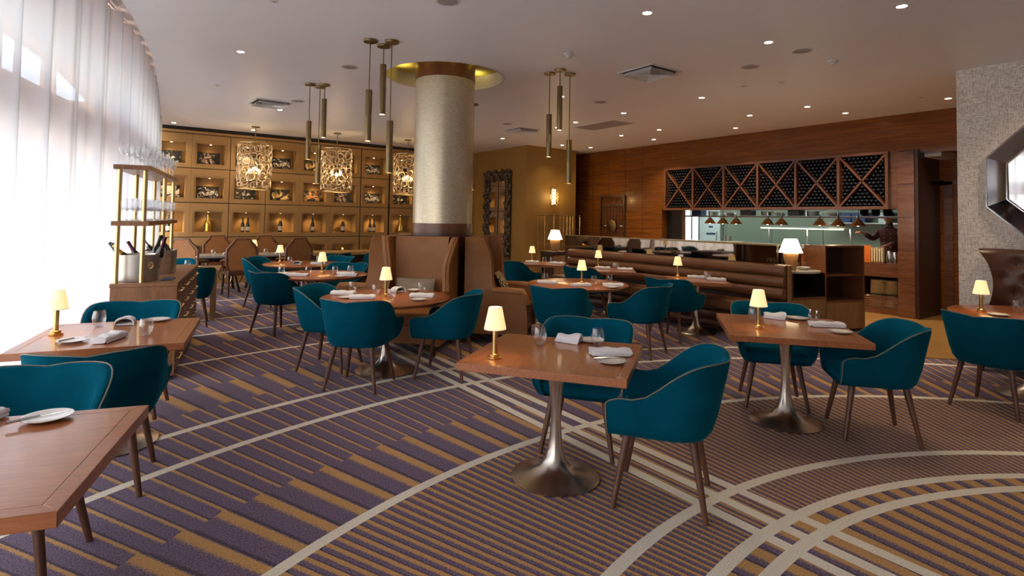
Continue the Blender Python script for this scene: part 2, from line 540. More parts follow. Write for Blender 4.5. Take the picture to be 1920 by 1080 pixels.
CURT = catmull([(-2.3, -1.4), (-1.95, 0.2), (-1.42, 2.4), (-.98, 4.1), (-.60, 5.3), (-.28, 6.4), (.00, 7.5), (.31, 9.0), (.60, 11.6), (.80, 14.1)], 60)
EDGE = catmull([(-2.5, -3.9), (-1.62, 0.2), (-1.08, 2.4), (-.60, 4.1), (-.26, 5.3), (.02, 6.16), (.21, 7.16), (.42, 8.66), (.67, 11.73), (.85, 14.25)], 8)
# ceiling with the round recess over the column
CX, CY = 3.68, 6.73
hole = [(CX + .80 * math.cos(2 * PI * i / 48), CY + .80 * math.sin(2 * PI * i / 48)) for i in range(48)]
outer = [Vector((p[0], p[1], 0)) for p in EDGE] + [Vector((11.2, 14.25, 0)), Vector((11.2, -4.1, 0))]
hv = [Vector((p[0], p[1], 0)) for p in reversed(hole)]
tri = tessellate_polygon([outer, hv])
mb = MB()
allv = outer + hv
mb.add([(p.x, p.y, ZC) for p in allv], tri)
ceil = struct('ceiling', mb, 'ceiling', smooth=0)
# fascia of the curtain recess, recess top, and slab over everything
mb = MB().grid([[(p[0], p[1], ZC) for p in EDGE], [(p[0], p[1], 3.78) for p in EDGE]])
struct('trim_1', mb, 'ceiling', ceil)
struct('recess_wall', MB().lathe([(.80, 3.5), (.80, 3.69)], 48, (CX, CY, 0), False), 'white_paint', ceil)
rec = MB().lathe([(.80, 3.69), (.0, 3.70)], 48, (CX, CY, 0), False)
struct('ceiling_recess', rec, plain('recess_gold', (.62, .50, .10), .6, var=.05), ceil)
struct('trim_2', MB().lathe([(.815, 3.498), (.815, 3.494), (.795, 3.494), (.795, 3.60)], 48, (CX, CY, 0), False), 'white_paint', ceil)
for k in range(6):
    a = 2 * PI * k / 6 + .3
    lamp('recess_uplight', (CX + .62 * math.cos(a), CY + .62 * math.sin(a), 3.56), 1.6, (1, .84, .40), 'SPOT', .04, 130, (PI, 0, 0), .6)

# curtain: folds of sheer voile along the curved track
rows_lo, rows_mid, rows_hi = [], [], []
L = 0
WINP = catmull([(-2.75, -3.9), (-1.95, 0.2), (-1.42, 2.4), (-.98, 4.1), (-.60, 5.3), (-.28, 6.4), (.00, 7.5), (.31, 9.0), (.60, 11.6), (.80, 14.1)], 12)
for i, p in enumerate(CURT):
    q = CURT[min(i + 1, len(CURT) - 1)]; o = CURT[max(i - 1, 0)]
    d = Vector((q[0] - o[0], q[1] - o[1])).normalized(); n = Vector((d.y, -d.x))
    if i: L += math.dist(p, CURT[i - 1])
    w = .075 * math.sin(L * 12 + 1.5 * math.sin(L * 1.9)) + .02 * math.sin(L * 31 + math.sin(L * 3))
    w2 = w * .75 + .012 * math.sin(L * 29)
    rows_lo.append((p[0] + n.x * w, p[1] + n.y * w, .015)); rows_mid.append((p[0] + n.x * w2, p[1] + n.y * w2, 1.9)); rows_hi.append((p[0] + n.x * w2 * .8, p[1] + n.y * w2 * .8, 3.76))
cut = [0, 220, 330, 440, len(CURT) - 1]
names = ['nearest the left edge of the photo', 'behind the near left tables', 'behind the window table and cabinet', 'farthest, ending beside the lit niches']
for k in range(4):
    a, b = cut[k], cut[k + 1] + 1
    mb = MB().grid([rows_lo[a:b], rows_mid[a:b], rows_hi[a:b]])
    c = thing('sheer_curtain', 'floor length white sheer curtain panel ' + names[k], 'curtain', (0, 0, 0), 0, 'sheer curtains along the window')
    part('fabric', mb, 'curtain', c, 80)
    part('track', MB().tube([(p[0], p[1], 3.775) for p in CURT[a:b:10]], .012, 6), 'white_paint', c)

# window wall behind the curtain: sill, transom beam, head and mullions
def offs(P, d):
    out = []
    for i, p in enumerate(P):
        q = P[min(i + 1, len(P) - 1)]; o = P[max(i - 1, 0)]
        t = Vector((q[0] - o[0], q[1] - o[1])).normalized()
        out.append((p[0] - t.y * d, p[1] + t.x * d))
    return out
sub = WINP
slab = offs(WINP, 1.0)
mb = MB().prism([(slab[0][0], -4.6)] + slab + [(slab[-1][0], 16), (15.2, 16), (15.2, -4.6)], 3.80, 3.95)
struct('ceiling_slab', mb, 'white_paint')
def ribbon(d0, d1, z0, z1):
    a, b = offs(sub, d0), offs(sub, d1)
    return MB().grid([[(p[0], p[1], z0) for p in a], [(p[0], p[1], z1) for p in a], [(p[0], p[1], z1) for p in b], [(p[0], p[1], z0) for p in b], [(p[0], p[1], z0) for p in a]])
w1 = struct('window_1', ribbon(.55, .85, -.05, .12), 'beige_ext')
struct('transom', ribbon(.34, .52, 2.38, 2.72), 'beige_ext', w1)
struct('window_head', ribbon(.70, .95, 3.38, 3.85), 'beige_ext', w1)
for p, q in zip(offs(WINP, .62)[8::13], offs(WINP, .62)[9::13]):
    d = Vector((q[0] - p[0], q[1] - p[1])).normalized()
    part('mullion', MB().obox(p, d, Vector((-d.y, d.x)), .035, .06, .12, 3.42), 'beige_ext', w1)
struct('terrace_ground', MB().box(-60, -6, -60, 60, -.25, -.10), 'ground')
struct('terrace_near', MB().box(-6, -2.9, 16, 60, -.25, -.10), 'ground')

# walls out of the camera's view close the room
struct('wall_back', MB().box(-3.6, 8.9, -4.25, -4.0, 0, 3.8), 'white_paint')
struct('wall_left', MB().box(-3.4, -2.2, -4.0, -1.4, 0, 3.8), 'white_paint')
struct('wall_far_end', MB().box(-3, .74, 14.2, 14.8, 0, 3.8), 'niche')
struct('wall_outer_right', MB().box(14.6, 14.9, -4.2, 16, 0, 3.8), 'wall_wood')
struct('wall_corridor', MB().box(8.2, 14.6, -1.2, -1.0, 0, 3.8), 'wall_wood')
struct('wall_far_right', MB().box(8.9, 14.9, 15.2, 15.5, 0, 3.8), 'gap')

# niche wall -----------------------------------------------------------
YN = 14.2
wall_n = struct('wall_niche', MB().box(.6, 8.9, YN + .34, YN + .5, 0, 3.6), 'gap')
struct('cornice', MB().box(.6, 8.8, YN - .03, YN + .3, 3.36, 3.415), 'niche', wall_n)
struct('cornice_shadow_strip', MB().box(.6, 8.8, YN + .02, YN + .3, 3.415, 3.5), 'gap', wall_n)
struct('plinth', MB().box(.6, 8.8, YN - .02, YN + .3, 0, .28), 'niche', wall_n)
COLX = [1.06, 1.83, 2.61, 3.39, 4.16, 4.93, 5.72, 6.53, 7.31, 8.10]
ROWZ = [2.590, 1.825, 1.060, .295]
NW, NH, ND = .285, .455, .30
def panel_mesh(hw):
    """board round a niche with a stepped edge, front face at y = 0"""
    mb = MB(); z0, z1, b0, b1 = .006, .755, .105, .105 + NH
    o = [(-hw, z0), (hw, z0), (hw, z1), (-hw, z1)]
    i1 = [(-NW - .035, b0 - .035), (NW + .035, b0 - .035), (NW + .035, b1 + .035), (-NW - .035, b1 + .035)]
    i2 = [(-NW, b0), (NW, b0), (NW, b1), (-NW, b1)]
    loops = [[(x, .03, z) for x, z in o], [(x, 0, z) for x, z in o], [(x, 0, z) for x, z in i1], [(x, .014, z) for x, z in i1], [(x, .014, z) for x, z in i2], [(x, .05, z) for x, z in i2]]
    return mb.grid(loops, True)
def niche_mesh():
    x, z0, z1 = NW, .105, .105 + NH
    return MB().add([(-x, .02, z0), (x, .02, z0), (x, .02, z1), (-x, .02, z1), (-x, ND, z0), (x, ND, z0), (x, ND, z1), (-x, ND, z1)],
                    [(0, 1, 5, 4), (1, 2, 6, 5), (2, 3, 7, 6), (3, 0, 4, 7), (4, 5, 6, 7)])
me_p = mesh('niche_panel', panel_mesh(.383), 'niche', 20)
me_n = mesh('niche_box', niche_mesh(), 'niche_in', 0)
me_l = mesh('niche_downlight', MB().lathe([(.022, .105 + NH - .004), (.0, .105 + NH - .006)], 10, (0, .14, 0)), 'spot_glow', 0)
for c, x in enumerate(COLX):
    for r_, z in enumerate(ROWZ):
        part('niche_panel', me_p, None, wall_n, loc=(x, YN, z))
        part('niche_box', me_n, None, wall_n, loc=(x, YN, z))
        part('niche_downlight', me_l, None, wall_n, loc=(x, YN, z))
        e = (4.6, 5.2, 6.0, 5.2)[r_] * (1 if (c + r_) % 3 else .75)
        lamp('niche_spot', (x + .02 * ((c * 7 + r_) % 3 - 1), YN + .14, z + .105 + NH - .012), e, (1, .70, .32), 'SPOT', .012, 120, (0, 0, 0), .8)

# mirror wall, sconce wall ---------------------------------------------
struct('wall_mirror', MB().box(8.74, 8.95, 11.75, 14.6, 0, 3.5), 'plaster_gold')
struct('wall_sconce', MB().box(8.74, 10.47, 11.55, 11.75, 0, 3.5), 'plaster_gold')
struct('wall_sconce_return', MB().box(10.40, 10.47, 11.75, 13.6, 0, 3.5), 'black_wood')

# wood wall with the kitchen opening ------------------------------------
XW = 11.1
ww = struct('wall_wood', MB().box(XW, XW + .2, 9.08, 13.6, 0, 3.5), 'wall_wood')
struct('wall_over', MB().box(XW, XW + .2, 2.2, 9.08, 2.86, 3.5), 'wall_wood', ww)
struct('wall_under', MB().box(XW, XW + .2, 4.60, 9.08, 0, 1.10), 'wall_wood', ww)
struct('rack_end_panel', MB().box(XW - .01, XW + .2, 8.96, 9.08, 1.86, 2.86), 'wall_wood', ww)
struct('rack_near_panel', MB().box(XW - .01, XW + .2, 3.94, 4.10, 1.86, 2.86), 'wall_wood2', ww)
for k in range(5):      # the lacquered near column, one board above the other
    z0 = k * .568
    part('column_board', MB().box(XW - .12, XW + .25, 3.69, 3.94, z0 + .004, z0 + .566), 'wall_wood2', ww, bevel=.003, seg=1)
struct('column_return', MB().box(XW - .10, XW + .9, 3.64, 3.69, 0, 2.86), 'black_wood', ww)
struct('door_lintel', MB().box(XW - .02, XW + .2, 2.2, 3.7, 2.80, 2.87), 'wall_wood2', ww)
for k in range(6):
    part('wall_seam', MB().box(XW - .004, XW, 9.7 + .6 * k, 9.706 + .6 * k, 0, 3.5), 'black_wood', ww)
d1 = struct('door_1', MB().box(12.02, 12.08, 2.0, 3.66, 0, 2.3), 'wall_wood')
struct('door_frame', MB().box(11.98, 12.02, 3.45, 3.58, 0, 2.36).box(11.98, 12.02, 2.0, 3.58, 2.30, 2.38), 'wall_wood2', d1)
struct('overdoor', MB().box(12.0, 12.1, 2.0, 3.66, 2.38, 3.5), 'wall_wood', d1)
part('door_handle', MB().tube([(11.98, 3.34, 1.0), (11.93, 3.34, 1.0), (11.93, 3.24, 1.0)], .01, 6), 'brass_dull', d1)

# wallpaper wall --------------------------------------------------------
A0 = Vector((8.48, 2.39)); WD = Vector((0, -1)); WN = Vector((WD.y, -WD.x))   # WN points into the room
if WN.x > 0: WN = -WN
WRZ = math.atan2(WD.y, WD.x)
def wallpt(s_, off=0.0): p = A0 + WD * s_ + WN * off; return (p.x, p.y)
c = A0 + WD * 3.4 - WN * .15
wp = struct('wall_wallpaper', MB().obox((0, 0), (1, 0), (0, 1), 3.4, .15, 0, 3.5), 'wallpaper')
wp.location = (c.x, c.y, 0); wp.rotation_euler = (0, 0, WRZ)
wp_t = M['wallpaper'].node_tree
for n in wp_t.nodes:
    if n.type == 'MAPPING':
        s_ = n.inputs['Scale'].default_value
        n.inputs['Scale'].default_value = (s_[1], 1, s_[2])

# kitchen ---------------------------------------------------------------
kb = struct('wall_kitchen', MB().box(14.25, 14.4, 3.4, 11.2, 0, 3.2), 'steel_lt')
struct('kitchen_ceiling', MB().box(11.3, 14.5, 3.4, 11.2, 2.75, 2.85), 'white_paint', kb)
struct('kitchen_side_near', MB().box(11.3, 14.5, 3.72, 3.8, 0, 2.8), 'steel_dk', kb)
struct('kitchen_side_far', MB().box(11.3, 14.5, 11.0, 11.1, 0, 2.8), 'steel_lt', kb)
for k, y in enumerate((6.0, 7.6, 9.4)):
    part('light_tube', MB().box(12.6, 12.75, y - .5, y + .5, 2.70, 2.745), 'light_panel', kb)
    lamp('kitchen_light', (12.68, y, 2.6), (7, 8, 30)[k], (.85, 1, .92), size=.25)
# ------------------------------------------------------------------ chairs
def smooth01(t): t = max(0, min(1, t)); return t * t * (3 - 2 * t)
def tub_curve():
    a, b, n = .285, .285, 2.6
    P = [(a, y) for y in (.27, .25, .20, .13, .06)]
    for i in range(25):
        f = -PI * i / 24
        cx, sy = math.cos(f), math.sin(f)
        P.append((a * math.copysign(abs(cx) ** (2 / n), cx), b * -(abs(sy) ** (2 / n))))
    P += [(-a, y) for y in (.06, .13, .20, .25, .27)]
    return P
def tub_chair():
    t = thing('tub_chair', '', 'chair')
    P = tub_curve(); n = len(P)
    N = []
    for i in range(n):
        q, o = P[min(i + 1, n - 1)], P[max(i - 1, 0)]
        d = Vector((q[0] - o[0], q[1] - o[1])).normalized(); N.append(Vector((-d.y, d.x)) * -1 if False else Vector((-d.y, d.x)))
    # outward = away from the middle
    for i in range(n):
        if N[i].dot(Vector(P[i]) - Vector((0, .05))) < 0: N[i] = -N[i]
    H = []
    for x, y in P:
        h = .618 + .215 * smooth01((.13 - y) / .36)
        if y > .2: h -= .03 * ((y - .2) / .07) ** 2
        if y < -.2: h -= .018 * (1 - min(1, abs(x) / .2)) ** 2
        H.append(h)
    z0 = .392
    prof = []
    for fr, ins in ((0, -.07), (.012, -.03), (.06, -.006), (.16, .004), (.4, .012), (.7, .022)): prof.append((z0 + fr * .1 / .1 if False else None, fr, ins))
    rows = []
    def row(zf, off):
        rows.append([(P[i][0] + N[i].x * off(i), P[i][1] + N[i].y * off(i), zf(i)) for i in range(n)])
    fl = lambda i, f: f * (.035 + .045 * smooth01((.05 - P[i][1]) / .3))
    row(lambda i: z0, lambda i: -.08)
    row(lambda i: z0 + .008, lambda i: -.035)
    row(lambda i: z0 + .04, lambda i: -.010)
    for f in (.25, .5, .78, .95):
        row(lambda i, f=f: z0 + .04 + (H[i] - z0 - .052) * f, lambda i, f=f: fl(i, f))
    row(lambda i: H[i] - .004, lambda i: fl(i, 1) - .004)
    row(lambda i: H[i], lambda i: fl(i, 1) - .020)
    row(lambda i: H[i] - .006, lambda i: fl(i, 1) - .038)
    for f in (.8, .4):
        row(lambda i, f=f: .44 + (H[i] - .44) * f, lambda i, f=f: fl(i, f) - .052)
    row(lambda i: .42, lambda i: -.055)
    mb = MB().grid(rows)
    m = len(rows)
    mb.f.append(tuple(k * n for k in range(m)))
    mb.f.append(tuple(k * n + n - 1 for k in range(m - 1, -1, -1)))
    mb.f.append(tuple(range(n)))
    part('shell', mb, 'teal', t, 70)
    s = MB().prism([(p[0] * .90, p[1] * .88 if p[1] < 0 else min(p[1], .268)) for p in P[1:-1]], .394, .475)
    part('seat', s, 'teal', t, 60, bevel=.025, seg=3)
    top = [(rows[7][i][0] + N[i].x * .003, rows[7][i][1] + N[i].y * .003, rows[7][i][2] + .003) for i in range(n)]
    def down(i, sg): return [(rows[k][i][0] + sg * .001, rows[k][i][1] + .003, rows[k][i][2]) for k in (6, 5, 4, 3, 2, 1)]
    part('piping', MB().tube(down(0, 1)[::-1] + top + down(n - 1, -1), .0038, 5), 'piping', t, 60)
    for sx in (-1, 1):
        for sy in (-1, 1):
            part('leg', MB().tube([(sx * .172, sy * .172, .400), (sx * .243, sy * .243, 0.0)], [.024, .0145], 10), 'leg_wood', t, 50)
    return t
def chair(x, y, deg, label):
    return place('chair', tub_chair, (x, y, 0), R(deg - 90), label, 'teal velvet tub chairs')

# ------------------------------------------------------------------ tables
def tulip(t, top, base_r=.27, mat='nickel'):
    prof = [(0, 0), (base_r - .004, 0), (base_r, .004), (base_r, .010), (base_r - .02, .015), (base_r * .78, .024), (base_r * .56, .040), (base_r * .38, .068), (.066, .115), (.047, .18), (.037, .25), (.031, .34), (.032, .44), (.044, .55), (.062, .64), (.078, top - .012), (.082, top)]
    part('pedestal', MB().lathe(prof, 36), mat, t, 60)
def square_top(t, w, d, z=.75, th=.046):
    fw = .055
    part('panel', MB().box(-w / 2 + fw + .0012, w / 2 - fw - .0012, -d / 2 + fw + .0012, d / 2 - fw - .0012, z - th, z - .0006), 'table_wood', t, 30)
    for k, (hw, hd, rz) in enumerate(((w / 2, d / 2, 0), (d / 2, w / 2, PI / 2), (w / 2, d / 2, PI), (d / 2, w / 2, -PI / 2))):
        poly = [(-hw, -hd), (hw, -hd), (hw - fw, -hd + fw), (-hw + fw, -hd + fw)]
        mb = MB().prism(poly, z - th, z).xf(Matrix.Rotation(rz, 4, 'Z'))
        part('edge_board', mb, 'table_edge', t, 30, bevel=.0025, seg=2)
def square_table(x, y, deg, w, d, label, base=.27):
    t = thing('square_table', label, 'table', (x, y, 0), R(deg), 'square tulip tables')
    square_top(t, w, d); tulip(t, .704, base)
    return t
def mk_round():
    t = thing('round_table', '', 'table')
    part('tabletop', MB().lathe([(0, .712), (.60, .712), (.638, .728), (.65, .738), (.65, .746), (.645, .75), (0, .75)], 64), 'round_wood', t, 50)
    tulip(t, .712, .30)
    return t
def round_table(x, y, label):
    return place('round', mk_round, (x, y, 0), 0, label, 'round tulip tables')

# ------------------------------------------------------------------ tableware
TZ = .751
def mk_lamp():
    t = thing('table_lamp', '', 'lamp')
    part('base', MB().lathe([(0, 0), (.041, 0), (.042, .004), (.042, .011), (.030, .014), (.030, .026), (.026, .030), (.0, .030)], 28), 'brass', t, 40)
    part('stem', MB().lathe([(.0155, .028), (.0155, .19), (.006, .192), (.006, .26)], 18), 'brass', t, 40)
    part('lamp_shade', MB().lathe([(.064, .172), (.058, .203), (.052, .232), (.046, .262), (.039, .298)], 96, caps=False, mod=lambda i, z: 1 + .030 * (1 if i % 3 == 0 else -.3)), 'shade', t, 50)
    for rr_, zz_ in ((.0645, .172), (.0395, .298)): part('shade_trim', MB().tube([(rr_ * math.cos(2 * PI * i / 32), rr_ * math.sin(2 * PI * i / 32), zz_) for i in range(32)], .0022, 5, True), 'porcelain', t)
    return t
def tlamp(x, y, tname, z=TZ):
    o = place('tlamp', mk_lamp, (x, y, z), random.uniform(0, 6), 'small brass lamp with cream pleated shade on ' + tname, 'pleated table lamps')
    lamp('table_lamp_bulb', (x, y, z + .23), .9, (1, .70, .34), size=.03)
    return o
def mk_tumbler():
    t = thing('stemless_glass', '', 'glass')
    part('bowl', MB().lathe([(0, .008), (.024, .008), (.036, .022), (.043, .05), (.043, .07), (.038, .095), (.034, .112)], 28, caps=False), 'glass', t, 60)
    part('foot', MB().lathe([(0, 0), (.022, 0), (.025, .004), (.022, .007), (0, .007)], 20), 'glass', t, 60)
    return t
def tumbler(x, y, lab, z=TZ): return place('tumbler', mk_tumbler, (x, y, z), 0, 'clear stemless glass ' + lab, 'stemless glasses')
def mk_plate():
    t = thing('side_plate', '', 'plate')
    part('dish', MB().lathe([(0, .004), (.045, .004), (.05, .003), (.058, .008), (.084, .017), (.0855, .0195), (.083, .020), (.058, .0115), (.048, .0075), (0, .0075)], 40), 'porcelain', t, 50)
    return t
def plate(x, y, lab, z=TZ): return place('plate', mk_plate, (x, y, z - .0025), 0, 'small white side plate ' + lab, 'side plates')
def mk_knife():
    t = thing('butter_knife', '', 'knife')
    part('handle', MB().tube([(-.10, 0, .0), (-.05, 0, .0015), (.0, 0, .0015)], [.0065, .006, .004], 8), 'chrome', t)
    part('blade', MB().prism([(0, -.004), (.06, -.009), (.09, -.006), (.098, .003), (.09, .006), (0, .004)], -.001, .001), 'chrome', t)
    return t
def knife(x, y, deg, lab, z=TZ + .022): return place('knife', mk_knife, (x, y, z), R(deg), 'steel butter knife ' + lab, 'butter knives')
def mk_flat():
    t = thing('rolled_napkin', '', 'napkin')
    rows = []
    L_, nseg = .125, 14
    for k in range(11):
        x = -L_ + 2 * L_ * k / 10
        tap = 1 - .10 * abs(k - 5) / 5 if k in (0, 10) else 1
        row = []
        for i in range(nseg):
            a = 2 * PI * i / nseg
            c, s_ = math.cos(a), math.sin(a)
            w = .052 * math.copysign(abs(c) ** .6, c) * tap; h = .020 * math.copysign(abs(s_) ** .7, s_) * tap
            z = .020 + h + (.004 * math.sin(k * 1.3 + i) if s_ > .2 else 0)
            row.append((x + .006 * math.sin(i * 2.1), w + .003 * math.sin(k * 1.7), max(0, z)))
        rows.append(row)
    mb = MB().grid(rows, True)
    mb.f.append(tuple(range(nseg - 1, -1, -1))); mb.f.append(tuple(10 * nseg + i for i in range(nseg)))
    part('cloth', mb, 'white_cloth', t, 60)
    part('fold', MB().box(-.118, .120, -.054, -.046, .002, .013), 'white_cloth', t, 60, bevel=.004)
    return t
def mk_pouch():
    t = thing('folded_napkin', '', 'napkin')
    rows = []
    for k in range(9):
        y = -.085 + .17 * k / 8
        hw = .062 - .012 * k / 8; hh = .060 - .018 * (k / 8) + .006 * math.sin(k * 1.1)
        row = []
        for i in range(13):
            a = PI * i / 12
            row.append((hw * math.cos(a) * (1 + .12 * math.sin(a)), y + .01 * math.sin(a * 2), max(.001, hh * math.sin(a) ** .8)))
        rows.append(row)
    inner = [[(x * .86, y, z * .84) for x, y, z in r_] for r_ in rows]
    mb = MB().grid(rows).grid([rows[0], inner[0]]).grid([r_ for r_ in inner][::1])
    mb.f.append(tuple(len(rows) * 13 - 1 - i for i in range(13)))
    part('cloth', mb, 'white_cloth', t, 60)
    part('fold', MB().box(-.054, .054, -.075, .07, .001, .014), 'white_cloth', t, 60, bevel=.005)
    return t
def napkin(x, y, deg, lab, kind='flat', z=TZ):
    if kind == 'flat': return place('flat', mk_flat, (x, y, z), R(deg), 'white flat rolled napkin ' + lab, 'white napkins')
    return place('pouch', mk_pouch, (x, y, z), R(deg), 'white pouch shaped napkin ' + lab, 'white napkins')
def shaker(x, y, lab):
    t = thing('pepper_mill', 'small clear and steel ' + lab, 'shaker', (x, y, TZ), 0, 'salt and pepper pots')
    part('jar', MB().lathe([(0, 0), (.020, 0), (.022, .01), (.020, .045), (.012, .06)], 16), 'glass', t, 60)
    part('lid', MB().lathe([(.013, .058), (.015, .066), (.013, .085), (.0, .090)], 16), 'chrome', t, 60)

# ------------------------------------------------------------------ placed tables
NL = 'the near left corner table'; TLn = 'the square table beside the curtain'; T1 = 'the front middle square table'; T2 = 'the square table right of centre'
R8 = 'the table at the right edge'; R3 = 'the round table before the left booth'; R5 = 'the round table before the right booth'; R4 = 'the round table left of the booths'; R6 = 'the far round table near the niche wall'
B0, B1, B2 = 'the farthest banquette table', 'the middle banquette table', 'the nearest banquette table'
square_table(-.40, 2.56, -16, .92, .92, 'square wooden table cut by the left edge, closest to the camera')
square_table(.07, 4.70, -12, .92, .96, 'square wooden tulip table beside the white curtain')
square_table(2.275, 2.665, 36, .88, .96, 'square wooden tulip table standing alone in the front middle')
square_table(4.415, 2.375, 39.6, 1.0, .945, 'square wooden tulip table right of centre, beside two teal chairs')
round_table(2.35, 5.46, 'round wooden table in front of the left tan wingback booth')
round_table(4.98, 5.43, 'round wooden table in front of the right tan wingback booth')
round_table(2.45, 8.03, 'round wooden table left behind the booths, before the niche wall')
round_table(2.75, 9.95, 'farthest round wooden table, before the marble console')
round_table(7.08, 1.42, 'round wooden table at the right edge before the tufted booth')
square_table(6.85, 4.98, 45, .80, .80, 'square wooden table nearest along the leather banquette')
square_table(6.88, 6.70, 45, .80, .80, 'square wooden table in the middle of the leather banquette')
square_table(6.70, 8.25, 45, .80, .80, 'square wooden table farthest along the leather banquette')

chair(-.32, 3.22, -106, 'teal velvet tub chair at the near left corner table, facing the camera')
chair(.00, 4.04, 79, 'teal velvet tub chair seen from behind, between the two left tables')
chair(.16, 5.38, -104, 'teal velvet tub chair behind the table beside the curtain, near the cabinet')
chair(2.635, 2.14, 124, 'teal velvet tub chair in the front middle, right of its table')
chair(2.75, 2.93, 216, 'teal velvet tub chair behind the front middle square table')
chair(4.74, 1.89, 129, 'teal velvet tub chair right of the square table right of centre')
chair(4.80, 2.70, 218, 'teal velvet tub chair behind the square table right of centre')
chair(6.28, 1.52, -8, 'teal velvet tub chair cut by the right edge, seen from behind')
chair(1.955, 5.10, 46, 'teal velvet tub chair seen squarely from behind at the left booth table')
chair(1.93, 5.90, -44, 'teal velvet tub chair on the left side of the left booth table')
chair(2.80, 5.00, 134, 'teal velvet tub chair on the right side of the left booth table')
chair(4.27, 4.93, 34, 'teal velvet tub chair seen from behind at the right booth table')
chair(5.17, 4.55, 108, 'teal velvet tub chair on the right side of the right booth table')
chair(1.90, 8.00, 25, 'teal velvet tub chair left of the round table behind the booths')
chair(2.98, 8.62, 225, 'teal velvet tub chair behind the round table left of the booths')
chair(2.25, 10.45, -40, 'teal velvet tub chair left of the farthest round table')
chair(3.35, 10.25, 205, 'teal velvet tub chair right of the farthest round table')
chair(6.22, 4.88, 8, 'dark teal tub chair at the nearest banquette table')
chair(6.38, 6.75, 5, 'teal velvet tub chair at the middle banquette table')
chair(6.12, 8.25, 0, 'dark teal tub chair at the farthest banquette table')

# near left table
plate(-.17, 2.88, 'with a knife across it on ' + NL); knife(-.19, 2.86, 14, 'resting on the plate on ' + NL)
napkin(-.40, 2.93, 60, 'at the far edge of ' + NL)
# table beside the curtain
tlamp(-.26, 4.82, TLn)
tumbler(-.03, 5.02, 'left on ' + TLn); tumbler(.23, 4.51, 'at the right front of ' + TLn)
napkin(.13, 5.04, -10, 'near the back of ' + TLn, 'pouch'); napkin(.03, 4.46, 62, 'at the front of ' + TLn)
plate(.33, 5.06, 'at the back right of ' + TLn); plate(-.16, 4.50, 'at the front left of ' + TLn); knife(-.15, 4.50, 40, 'on the front left plate of ' + TLn)
# front middle table
tlamp(1.87, 2.75, T1)
tumbler(2.33, 2.90, 'left on ' + T1); tumbler(2.63, 2.67, 'right on ' + T1)
napkin(2.55, 2.86, 25, 'at the back of ' + T1, 'pouch'); napkin(2.52, 2.45, -36, 'at the right of ' + T1)
plate(2.68, 2.78, 'behind the right glass on ' + T1); plate(2.385, 2.31, 'at the right front of ' + T1); knife(2.39, 2.32, -28, 'across the front plate on ' + T1)
# right square table
tlamp(4.14, 2.44, T2)
tumbler(4.44, 2.66, 'behind the lamp on ' + T2)
napkin(4.70, 2.62, 22, 'beside the lamp on ' + T2, 'pouch'); napkin(4.70, 2.19, -46, 'at the right of ' + T2)
plate(4.83, 2.49, 'at the back of ' + T2); knife(4.82, 2.49, 100, 'on the back plate of ' + T2); plate(4.52, 2.01, 'at the right front of ' + T2)
shaker(4.93, 2.43, 'salt pot at the back of ' + T2); shaker(4.90, 2.36, 'pepper pot at the back of ' + T2)
# right edge table
tlamp(6.86, 1.76, R8)
tumbler(7.18, 1.56, 'on ' + R8); plate(6.72, 1.60, 'at the front of ' + R8); napkin(6.95, 1.28, -70, 'on ' + R8); napkin(7.28, 1.35, -40, 'at the back of ' + R8, 'pouch')
# left booth table
tlamp(2.35, 5.48, R3)
tumbler(2.30, 5.62, 'left of the lamp on ' + R3); tumbler(2.80, 5.56, 'at the right of ' + R3); tumbler(2.18, 5.98, 'at the left back of ' + R3); tumbler(2.30, 5.22, 'in front of the lamp on ' + R3)
napkin(2.03, 5.83, -42, 'at the left of ' + R3); napkin(2.09, 5.45, -30, 'at the front of ' + R3); napkin(2.62, 5.78, 0, 'at the back of ' + R3, 'pouch'); napkin(2.66, 5.26, -42, 'at the right of ' + R3)
plate(2.80, 5.74, 'at the back of ' + R3); plate(2.52, 5.06, 'at the right front of ' + R3); plate(1.96, 5.55, 'at the left front of ' + R3)
# right booth table
tlamp(5.02, 5.40, R5)
tumbler(5.08, 5.24, 'before the lamp on ' + R5); tumbler(5.42, 5.30, 'at the right of ' + R5); tumbler(4.72, 5.78, 'at the left of ' + R5)
napkin(4.62, 5.62, -42, 'at the left of ' + R5); napkin(5.16, 4.98, -40, 'at the right of ' + R5); napkin(4.80, 5.18, -20, 'at the front of ' + R5); plate(5.02, 4.86, 'at the right front of ' + R5)
# round table left of the booths
tlamp(2.50, 8.10, R4)
tumbler(2.28, 8.00, 'left of the lamp on ' + R4); tumbler(2.62, 7.90, 'right of the lamp on ' + R4); tumbler(2.86, 7.95, 'at the right of ' + R4); tumbler(1.98, 8.22, 'at the left of ' + R4)
napkin(2.00, 8.05, -40, 'at the left of ' + R4); napkin(2.12, 7.86, -38, 'at the left front of ' + R4); napkin(2.75, 7.80, -40, 'at the right of ' + R4); napkin(2.70, 7.58, -38, 'at the right front of ' + R4)
plate(2.55, 7.50, 'at the right front of ' + R4)
# farthest round table
tlamp(2.45, 10.32, R6)
napkin(2.62, 9.80, -30, 'at the left of ' + R6, 'pouch'); napkin(2.92, 9.66, -36, 'at the right of ' + R6); tumbler(2.55, 10.05, 'on ' + R6); tumbler(3.05, 10.1, 'at the back of ' + R6)
